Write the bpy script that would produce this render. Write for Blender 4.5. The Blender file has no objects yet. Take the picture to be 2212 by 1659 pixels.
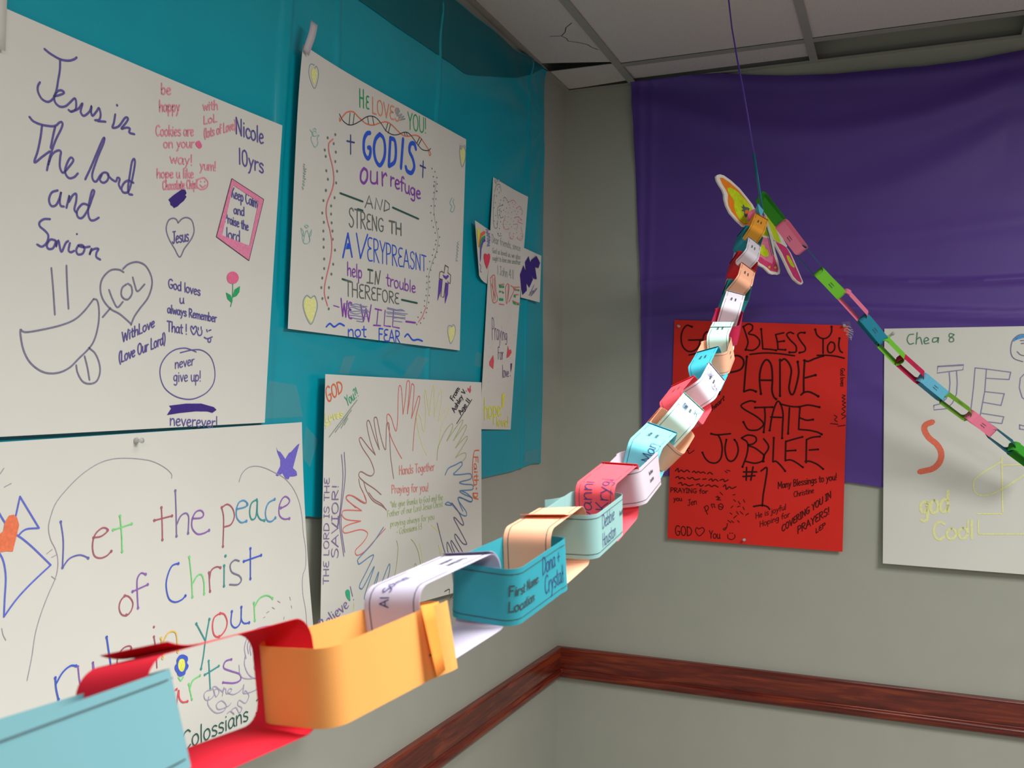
import bpy, bmesh, math, random
from mathutils import Vector, Matrix, noise
from mathutils.geometry import tessellate_polygon

scene = bpy.context.scene
col = scene.collection
random.seed(11)

# ------------------------------------------------------------------ camera, world, lamps, exposure
cd = bpy.data.cameras.new('camera')
cam = bpy.data.objects.new('camera', cd)
col.objects.link(cam)
cam.location = (1.0902, -3.0351, 1.6543)
cam.rotation_euler = (1.59573, -0.01495, 0.39669)
cd.sensor_width = 36.0
cd.lens = 33.166
cd.clip_start = 0.02
cd.dof.use_dof = True
cd.dof.focus_distance = 1.9
cd.dof.aperture_fstop = 20.0
scene.camera = cam

wd = bpy.data.worlds.new('room_ambient')
scene.world = wd
wd.use_nodes = True
wd.node_tree.nodes['Background'].inputs[0].default_value = (0.95, 0.97, 1.0, 1)
wd.node_tree.nodes['Background'].inputs[1].default_value = 0.19

def lamp(name, loc, size, power, color, spread=math.pi):
    d = bpy.data.lights.new(name, 'AREA')
    d.shape = 'RECTANGLE'
    d.size, d.size_y = size
    d.energy = power
    d.color = color
    d.spread = spread
    o = bpy.data.objects.new(name, d)
    o.location = loc
    col.objects.link(o)
    return o
# fluorescent troffers in the ceiling grid, behind and beside the photographer
TUBE = (1.0, 1.0, 0.965)
lamp('ceiling_troffer', (1.11, -2.02, 2.70), (0.56, 1.15), 13, TUBE, 1.75)   # narrow spread, set to brighten the chain tops and spare the walls
lamp('ceiling_troffer', (2.26, -2.02, 2.70), (0.56, 1.15), 62, TUBE)
lamp('ceiling_troffer', (2.00, -4.60, 2.70), (0.56, 1.15), 40, TUBE)

scene.view_settings.view_transform = 'Standard'
scene.view_settings.look = 'None'
scene.view_settings.gamma = 1.0
scene.view_settings.use_curve_mapping = False
scene.view_settings.exposure = 0.0

# ------------------------------------------------------------------ materials
def lin(c):
    return tuple(((v / 255) / 12.92 if v / 255 <= .04045 else ((v / 255 + .055) / 1.055) ** 2.4) for v in c)

MATS = {}
def mat(name, rgb, rough=.75, spec=.25, scale=0, amount=0.0, bump=0.0, stretch=(1, 1, 1), trans=0.0):
    """Principled surface; scale/amount give the base colour a little procedural unevenness."""
    if name in MATS:
        return MATS[name]
    m = bpy.data.materials.new(name)
    m.use_nodes = True
    nt = m.node_tree
    b = nt.nodes['Principled BSDF']
    c = lin(rgb)
    b.inputs['Base Color'].default_value = (*c, 1)
    b.inputs['Roughness'].default_value = rough
    b.inputs['Specular IOR Level'].default_value = spec
    if scale:
        tc = nt.nodes.new('ShaderNodeTexCoord')
        mp = nt.nodes.new('ShaderNodeMapping')
        mp.inputs['Scale'].default_value = stretch
        nz = nt.nodes.new('ShaderNodeTexNoise')
        nz.inputs['Scale'].default_value = scale
        nz.inputs['Detail'].default_value = 4
        nt.links.new(tc.outputs['Object'], mp.inputs['Vector'])
        nt.links.new(mp.outputs['Vector'], nz.inputs['Vector'])
        if amount:
            rp = nt.nodes.new('ShaderNodeValToRGB')
            rp.color_ramp.elements[0].position = .3
            rp.color_ramp.elements[1].position = .7
            rp.color_ramp.elements[0].color = (*(v * (1 - amount) for v in c), 1)
            rp.color_ramp.elements[1].color = (*(min(1, v * (1 + amount)) for v in c), 1)
            nt.links.new(nz.outputs['Fac'], rp.inputs['Fac'])
            nt.links.new(rp.outputs['Color'], b.inputs['Base Color'])
        if bump:
            bp = nt.nodes.new('ShaderNodeBump')
            bp.inputs['Strength'].default_value = bump
            bp.inputs['Distance'].default_value = .002
            nt.links.new(nz.outputs['Fac'], bp.inputs['Height'])
            nt.links.new(bp.outputs['Normal'], b.inputs['Normal'])
    if trans:
        tl = nt.nodes.new('ShaderNodeBsdfTranslucent')
        tl.inputs['Color'].default_value = (*c, 1)
        mx = nt.nodes.new('ShaderNodeMixShader')
        mx.inputs[0].default_value = trans
        out = nt.nodes['Material Output']
        nt.links.new(b.outputs[0], mx.inputs[1])
        nt.links.new(tl.outputs[0], mx.inputs[2])
        nt.links.new(mx.outputs[0], out.inputs['Surface'])
    MATS[name] = m
    return m

INKS = {
 'ink_violet': (84, 76, 140), 'ink_greyviolet': (110, 106, 132), 'ink_indigo': (50, 32, 112), 'ink_pink': (240, 130, 150),
 'ink_hotpink': (250, 95, 135), 'ink_rose': (245, 120, 155), 'ink_black': (52, 50, 58), 'ink_green': (35, 150, 90),
 'ink_bluepurple': (98, 88, 185), 'ink_greylilac': (150, 138, 152), 'ink_blue': (82, 94, 190), 'ink_orangered': (235, 105, 70),
 'ink_blueviolet': (92, 92, 165), 'ink_maroon': (155, 82, 100), 'ink_green2': (110, 195, 115), 'ink_purplegrey': (118, 98, 150),
 'ink_purple': (128, 88, 165), 'ink_blue3': (70, 135, 180), 'ink_teal2': (50, 135, 135), 'ink_blue2': (58, 82, 185),
 'ink_red2': (205, 75, 85), 'ink_orange2': (240, 175, 90), 'ink_yellow2': (240, 228, 90), 'ink_lilac': (160, 148, 180),
 'ink_darkgreen': (32, 78, 70), 'ink_paleyellow': (240, 228, 140), 'ink_greyteal': (130, 152, 150), 'ink_coral': (235, 130, 105),
 'ink_grey': (140, 150, 150), 'ink_orange': (238, 110, 70), 'ink_navy': (55, 62, 130), 'ink_royal': (38, 78, 200),
 'ink_purple3': (125, 58, 165), 'ink_charcoal': (90, 96, 92), 'ink_bluegrey': (120, 120, 170), 'ink_redsoft': (225, 120, 122),
 'ink_darkgreygreen': (98, 112, 104), 'ink_tealpale': (130, 178, 170), 'ink_purpledark': (92, 58, 165), 'ink_brownblack': (75, 58, 55),
 'ink_brown': (140, 100, 98), 'ink_brickred': (205, 100, 95), 'ink_paleyellow2': (222, 220, 130), 'ink_olive': (160, 170, 120),
 'ink_bluehand': (85, 125, 165), 'ink_darkviolet': (92, 88, 120), 'ink_orangered2': (235, 98, 58), 'ink_tealgreen': (45, 160, 115),
 'ink_greygreen': (125, 138, 130), 'ink_yellowpale': (235, 235, 130), 'ink_red3': (220, 130, 128), 'ink_oliveghost': (170, 188, 140),
 'ink_darkteal': (62, 92, 90), 'ink_yellow': (240, 220, 80), 'ink_crimson': (215, 58, 85), 'ink_plum': (85, 60, 110),
 'ink_palebrown': (188, 160, 150), 'ink_limeyellow': (225, 230, 60), 'ink_darkgreen2': (75, 120, 95), 'ink_skyblue': (70, 140, 200),
 'ink_slateviolet': (122, 120, 155), 'ink_crayonred': (232, 100, 75), 'ink_ghostyellow': (228, 226, 150),
 'marker_black': (60, 12, 10), 'marker_dark': (88, 18, 14), 'print_grey': (70, 80, 85), 'pen_blue': (60, 62, 120),
}
def ink(name):
    c = INKS[name]
    if name.startswith('ink'): c = tuple(min(246, 18 + v * 1.06) for v in c)      # ink soaks into the board and stays a little pale
    return mat(name, c, .6, .2, scale=260, amount=.12)

PAPER = mat('white_poster_board', (228, 226, 219), .62, .25, scale=6, amount=.015)
REDPAPER = mat('red_poster_board', (230, 42, 31), .6, .3, scale=5, amount=.04)
WALL = mat('painted_wall', (174, 175, 164), .7, .25, scale=9, amount=.02, bump=.05)

# ------------------------------------------------------------------ mesh helpers
def obj(name, bm, material, parent=None, smooth=False):
    me = bpy.data.meshes.new(name)
    bm.to_mesh(me)
    bm.free()
    if material:
        me.materials.append(material)
    if smooth:
        for p in me.polygons:
            p.use_smooth = True
    o = bpy.data.objects.new(name, me)
    col.objects.link(o)
    if parent:
        o.parent = parent
    return o

def tag(o, label, cat, group=None, kind=None):
    if label: o['label'] = label
    if cat: o['category'] = cat
    if group: o['group'] = group
    if kind: o['kind'] = kind
    return o

def struct(o):
    o['kind'] = 'structure'
    return o

def add_box(bm, x0, x1, y0, y1, z0, z1):
    v = [bm.verts.new((x, y, z)) for z in (z0, z1) for y in (y0, y1) for x in (x0, x1)]
    for f in ((0, 2, 3, 1), (4, 5, 7, 6), (0, 1, 5, 4), (2, 6, 7, 3), (0, 4, 6, 2), (1, 3, 7, 5)):
        bm.faces.new([v[i] for i in f])

def add_lathe(bm, prof, mtx, n=16):
    rings = []
    for r, h in prof:
        rings.append([bm.verts.new(mtx @ Vector((r * math.cos(2 * math.pi * k / n), r * math.sin(2 * math.pi * k / n), h))) for k in range(n)])
    for a, b in zip(rings, rings[1:]):
        for k in range(n):
            bm.faces.new((a[k], a[(k + 1) % n], b[(k + 1) % n], b[k]))
    bm.faces.new(rings[0][::-1])
    bm.faces.new(rings[-1])

def catmull(p, sub=5, closed=False):
    if len(p) < 3:
        return p
    n = len(p)
    out = []
    rng = n if closed else n - 1
    for i in range(rng):
        p1, p2 = p[i], p[(i + 1) % n]
        p0 = p[i - 1] if (i > 0 or closed) else (2 * p1[0] - p2[0], 2 * p1[1] - p2[1])
        p3 = p[(i + 2) % n] if (i + 2 < n or closed) else (2 * p2[0] - p1[0], 2 * p2[1] - p1[1])
        for k in range(sub):
            t = k / sub
            out.append(tuple(.5 * (2 * p1[d] + (p2[d] - p0[d]) * t + (2 * p0[d] - 5 * p1[d] + 4 * p2[d] - p3[d]) * t * t + (3 * p1[d] - p0[d] - 3 * p2[d] + p3[d]) * t ** 3) for d in (0, 1)))
    if not closed:
        out.append(p[-1])
    return out

def ribbon2d(p, w):
    """left and right border of a pen stroke in its own plane, ends slightly rounded"""
    q = [p[0]]
    for a in p[1:]:
        if math.hypot(a[0] - q[-1][0], a[1] - q[-1][1]) > w * .12:
            q.append(a)
    if len(q) < 2:
        a = q[0]
        q = [(a[0] - w * .3, a[1]), (a[0] + w * .3, a[1])]
    L, Rr = [], []
    n = len(q)
    for i in range(n):
        a, b = q[max(i - 1, 0)], q[min(i + 1, n - 1)]
        d = (b[0] - a[0], b[1] - a[1])
        m = math.hypot(*d) or 1e-9
        d = (d[0] / m, d[1] / m)
        e = q[i]
        h = w / 2
        if i == 0:
            s = (e[0] - d[0] * w * .45, e[1] - d[1] * w * .45)
            L.append((s[0] - d[1] * h * .45, s[1] + d[0] * h * .45)); Rr.append((s[0] + d[1] * h * .45, s[1] - d[0] * h * .45))
        L.append((e[0] - d[1] * h, e[1] + d[0] * h)); Rr.append((e[0] + d[1] * h, e[1] - d[0] * h))
        if i == n - 1:
            s = (e[0] + d[0] * w * .45, e[1] + d[1] * w * .45)
            L.append((s[0] - d[1] * h * .45, s[1] + d[0] * h * .45)); Rr.append((s[0] + d[1] * h * .45, s[1] - d[0] * h * .45))
    return L, Rr

def parse(s):
    return [tuple(float(v) for v in q.split(',')) for q in s.split()]

FONT = {
 'a': (5.5, '4.3,5.2 3,6 1.2,5 .6,2.8 1.4,.4 3,.5 4.2,2.5 4.5,5.6 4.4,1.5 5.2,.2'),
 'b': (5.3, '1,10 .9,5 .9,.2|.9,4 2.5,5.8 4.2,4.8 4.4,2 3,.1 .9,.8'),
 'c': (4.8, '4.3,4.9 3,6 1.3,5 .7,2.6 1.7,.4 3.2,.1 4.4,1.2'),
 'd': (5.6, '4.4,5 2.8,6 1.1,4.8 .6,2.2 1.8,.1 3.6,.7 4.5,3|4.6,10 4.5,4 4.6,.2'),
 'e': (5, '.8,3 3,3.4 4.3,4.4 3.4,5.9 1.8,5.6 .8,3.4 1,1.4 2.3,.1 4.4,1'),
 'f': (3.8, '3.7,9.2 2.6,10 1.7,8.6 1.6,4 1.6,0|.3,5.8 3.4,6'),
 'g': (5.4, '4.3,5.2 2.8,6 1.1,4.8 .8,2.5 2,.8 3.6,1.6 4.4,4.5|4.5,5.8 4.4,1 4.2,-2.2 2.8,-3.4 1,-2.6'),
 'h': (5.4, '1,10 .9,5 .9,0|.9,3.4 2.4,5.6 4,5.4 4.4,3.5 4.5,0'),
 'i': (2.4, '1.2,6 1.2,0|1.2,8.4 1.25,8.1'),
 'j': (2.8, '1.8,6 1.8,-1.6 .9,-3.2 -.2,-2.4|1.8,8.4 1.85,8.1'),
 'k': (4.8, '1,10 1,0|4,6 1.2,2.8|1.8,3.5 4.4,0'),
 'l': (2.3, '1.2,10 1.1,5 1.2,0'),
 'm': (7.6, '.9,6 .9,0|.9,3.6 2.2,5.7 3.6,5.4 3.9,0|3.9,3.6 5.2,5.7 6.6,5.3 6.9,0'),
 'n': (5.2, '.9,6 .9,0|.9,3.5 2.4,5.8 3.9,5.4 4.3,3.4 4.4,0'),
 'o': (5.3, '2.6,6 1,5 .6,2.8 1.4,.5 2.8,.1 4.3,1.5 4.6,3.6 3.8,5.5 2.6,6'),
 'p': (5.3, '1,6 .9,0 .8,-3.6|.9,4 2.5,6 4.2,5 4.4,2.4 3,.4 1,1.2'),
 'q': (5.3, '4.3,5.2 2.8,6 1.1,4.8 .8,2.2 2,.4 3.6,1.4 4.3,4|4.5,6 4.4,-3.4'),
 'r': (4, '1,6 .9,0|.9,3.4 2.2,5.6 3.8,5.8'),
 's': (4.6, '4,5.2 2.6,6 1.1,5.2 1.3,3.8 3.2,2.8 4,1.4 2.8,.1 .7,.7'),
 't': (3.8, '1.9,8.8 1.8,3 2,.6 3.2,.2|.4,6 3.6,6.2'),
 'u': (5.3, '.9,6 .9,2 1.8,.2 3.4,.6 4.3,2.6|4.4,6 4.4,1.2 5,.1'),
 'v': (4.8, '.6,6 2.4,.1|2.4,.1 4.4,6'),
 'w': (6.8, '.6,6 2,.2|2,.2 3.5,4.8|3.5,4.8 5,.2|5,.2 6.4,6'),
 'x': (4.8, '.7,6 4.2,0|4.2,6 .7,0'),
 'y': (5, '.8,6 2.6,1.2|4.5,6 2.6,1.2 1.4,-2.4 .4,-3.4'),
 'z': (4.8, '.8,6 4.2,6|4.2,6 .8,0|.8,0 4.4,0'),
 'A': (6.6, '.4,0 3.2,10|3.2,10 6.2,0|1.4,3.6 5.2,3.8'),
 'B': (6, '1,10 1,0|1,10 3.6,9.8 4.6,8.2 3.6,5.8 1.2,5.2|1.2,5.2 4.4,4.6 5.2,2.4 3.8,.3 1,0'),
 'C': (6.2, '5.6,8.6 4,10 1.8,8.8 .8,5.6 1.3,2 3.2,.1 5.6,1.6'),
 'D': (6.4, '1,10 1,0|.8,10 3.6,9.6 5.6,7 5.6,3.4 3.8,.6 .8,0'),
 'E': (5.4, '4.8,9.8 2.6,9.8 1.2,8.4 1.6,6.2 3.8,5.4|3.8,5.4 1.4,4.6 .8,2.4 2,.3 4.9,.4'),
 'F': (5.2, '1,10 .9,0|1,10 4.8,10|1,5.4 4,5.5'),
 'G': (6.6, '5.6,8.8 4,10 1.8,8.8 .8,5.4 1.6,1.6 3.6,.1 5.4,1.4 5.6,4.2|3.4,4.3 6,4.3'),
 'H': (6.4, '1,10 1,0|5.4,10 5.4,0|1,5.2 5.4,5.2'),
 'I': (3.4, '1.7,10 1.7,0|.5,10 2.9,10|.5,0 2.9,0'),
 'J': (5, '1.2,10 4.8,10|3.2,10 3.2,2.4 2,.1 .4,1.6'),
 'K': (5.8, '1,10 1,0|5,10 1.2,4.6|2,5.6 5.2,0'),
 'L': (4.8, '1,10 .9,.1|.9,.1 4.4,0'),
 'M': (7.6, '.8,0 1,10|1,10 3.8,3|3.8,3 6.6,10|6.6,10 6.8,0'),
 'N': (6.6, '1,0 1,10|1,10 5.4,0|5.4,0 5.4,10'),
 'O': (6.8, '3.4,10 1.4,8.6 .8,5 1.6,1.4 3.4,0 5.2,1.4 6,5 5.2,8.6 3.4,10'),
 'P': (5.6, '1,10 1,0|.9,10 3.8,9.8 5,8 4.2,5.6 1.2,4.8'),
 'R': (6, '1,10 1,0|.9,10 3.8,9.8 4.9,8 4,5.8 1.2,5.2|1.8,5.2 5.4,0'),
 'S': (5.6, '4.9,8.8 3.2,10 1.3,8.8 1.4,6.4 3.8,4.8 4.9,2.8 3.8,.4 2,.1 .6,1.6'),
 'T': (5.6, '.4,10 5.4,10|2.9,10 2.8,0'),
 'U': (6.4, '.9,10 .9,3 2,.4 4,.3 5.4,2.6 5.5,10'),
 'V': (6, '.5,10 3,0|3,0 5.6,10'),
 'W': (8, '.5,10 2.2,.2|2.2,.2 4,7.6|4,7.6 5.8,.2|5.8,.2 7.6,10'),
 'X': (5.8, '.6,10 5.2,0|5.2,10 .6,0'),
 'Y': (5.6, '.5,10 2.9,5|5.3,10 2.9,5|2.9,5 2.8,0'),
 'Z': (5.6, '.6,10 5.2,10|5.2,10 .6,0|.6,0 5.4,0'),
 '0': (5.6, '2.8,10 1.2,8.6 .8,5 1.3,1.4 2.8,0 4.3,1.4 4.8,5 4.3,8.6 2.8,10'),
 '1': (3, '1.6,10 1.6,0'),
 '2': (5.2, '.8,8 2.4,10 4.2,8.6 3.8,6 .6,0|.6,0 4.8,.1'),
 '3': (5.2, '.9,9 2.8,10 4.2,8.4 3.2,5.8 1.8,5.4|1.8,5.4 4,4.8 4.5,2.2 2.8,.1 .6,1.2'),
 '4': (5.4, '3.8,10 .5,3.4|.5,3.4 5,3.4|3.8,10 3.8,0'),
 '5': (5.2, '4.5,10 1.2,10|1.2,10 1,5.8 3,6.2 4.4,4 3.6,.8 2,0 .6,1.2'),
 ':': (2, '1,5 1.05,4.7|1,1.3 1.05,1'),
 '.': (2, '1,.3 1.1,.05'),
 ',': (2, '1.2,.5 .7,-1.2'),
 '!': (2.4, '1.3,10 1.2,3|1.2,.4 1.25,.1'),
 '?': (4.8, '.8,8.4 2.4,10 4,8.4 3.4,6.2 2.2,4.6 2.2,3|2.2,.4 2.25,.1'),
 '-': (4, '.6,3.8 3.4,3.9'),
 '+': (5, '2.4,7 2.4,1.4|.4,4.2 4.5,4.2'),
 '(': (3, '2.4,10.5 1,8 .8,3 2.2,-1.5'),
 ')': (3, '.6,10.5 2,8 2.2,3 .8,-1.5'),
 '"': (3, '.8,10 .7,8|2,10 1.9,8'),
 ' ': (3.2, ''),
}

def text_strokes(txt, p0, p1, u0, u1):
    """single-stroke handwriting along p0..p1 with cap-height vectors u0..u1"""
    adv = [FONT[c][0] if c in FONT else 4 for c in txt]
    tot = sum(adv)
    x = 0
    out = []
    for c, a in zip(txt, adv):
        if c in FONT and FONT[c][1]:
            for s in FONT[c][1].split('|'):
                pp = []
                for gx, gy in parse(s):
                    t = (x + gx) / tot
                    k = gy / 10
                    pp.append((p0[0] + (p1[0] - p0[0]) * t + (u0[0] + (u1[0] - u0[0]) * t) * k,
                               p0[1] + (p1[1] - p0[1]) * t + (u0[1] + (u1[1] - u0[1]) * t) * k))
                out.append(catmull(pp, 4))
        x += a
    return out

class Marks:
    """flat pen marks laid on a surface given by f(u, v, lift) -> local point"""
    def __init__(s, f, lift):
        s.bm = bmesh.new(); s.f = f; s.h = lift
    def stroke(s, p, w):
        L, R_ = ribbon2d(p, w)
        a = [s.bm.verts.new(s.f(q[0], q[1], s.h)) for q in L]
        b = [s.bm.verts.new(s.f(q[0], q[1], s.h)) for q in R_]
        for i in range(len(a) - 1):
            s.bm.faces.new((b[i], b[i + 1], a[i + 1], a[i]))
    def dot(s, c, w):
        v = [s.bm.verts.new(s.f(c[0] + w / 2 * math.cos(k * math.pi / 4), c[1] + w / 2 * math.sin(k * math.pi / 4), s.h)) for k in range(8)]
        s.bm.faces.new(v)
    def fill(s, p):
        v = [s.bm.verts.new(s.f(q[0], q[1], s.h)) for q in p]
        for t in tessellate_polygon([[Vector((q[0], q[1], 0)) for q in p]]):
            try: s.bm.faces.new([v[i] for i in t])
            except ValueError: pass
    def ring(s, a, b):
        va = [s.bm.verts.new(s.f(q[0], q[1], s.h)) for q in a]; vb = [s.bm.verts.new(s.f(q[0], q[1], s.h)) for q in b]
        n = len(a)
        for i in range(n):
            s.bm.faces.new((va[i], va[(i + 1) % n], vb[(i + 1) % n], vb[i]))

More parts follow.
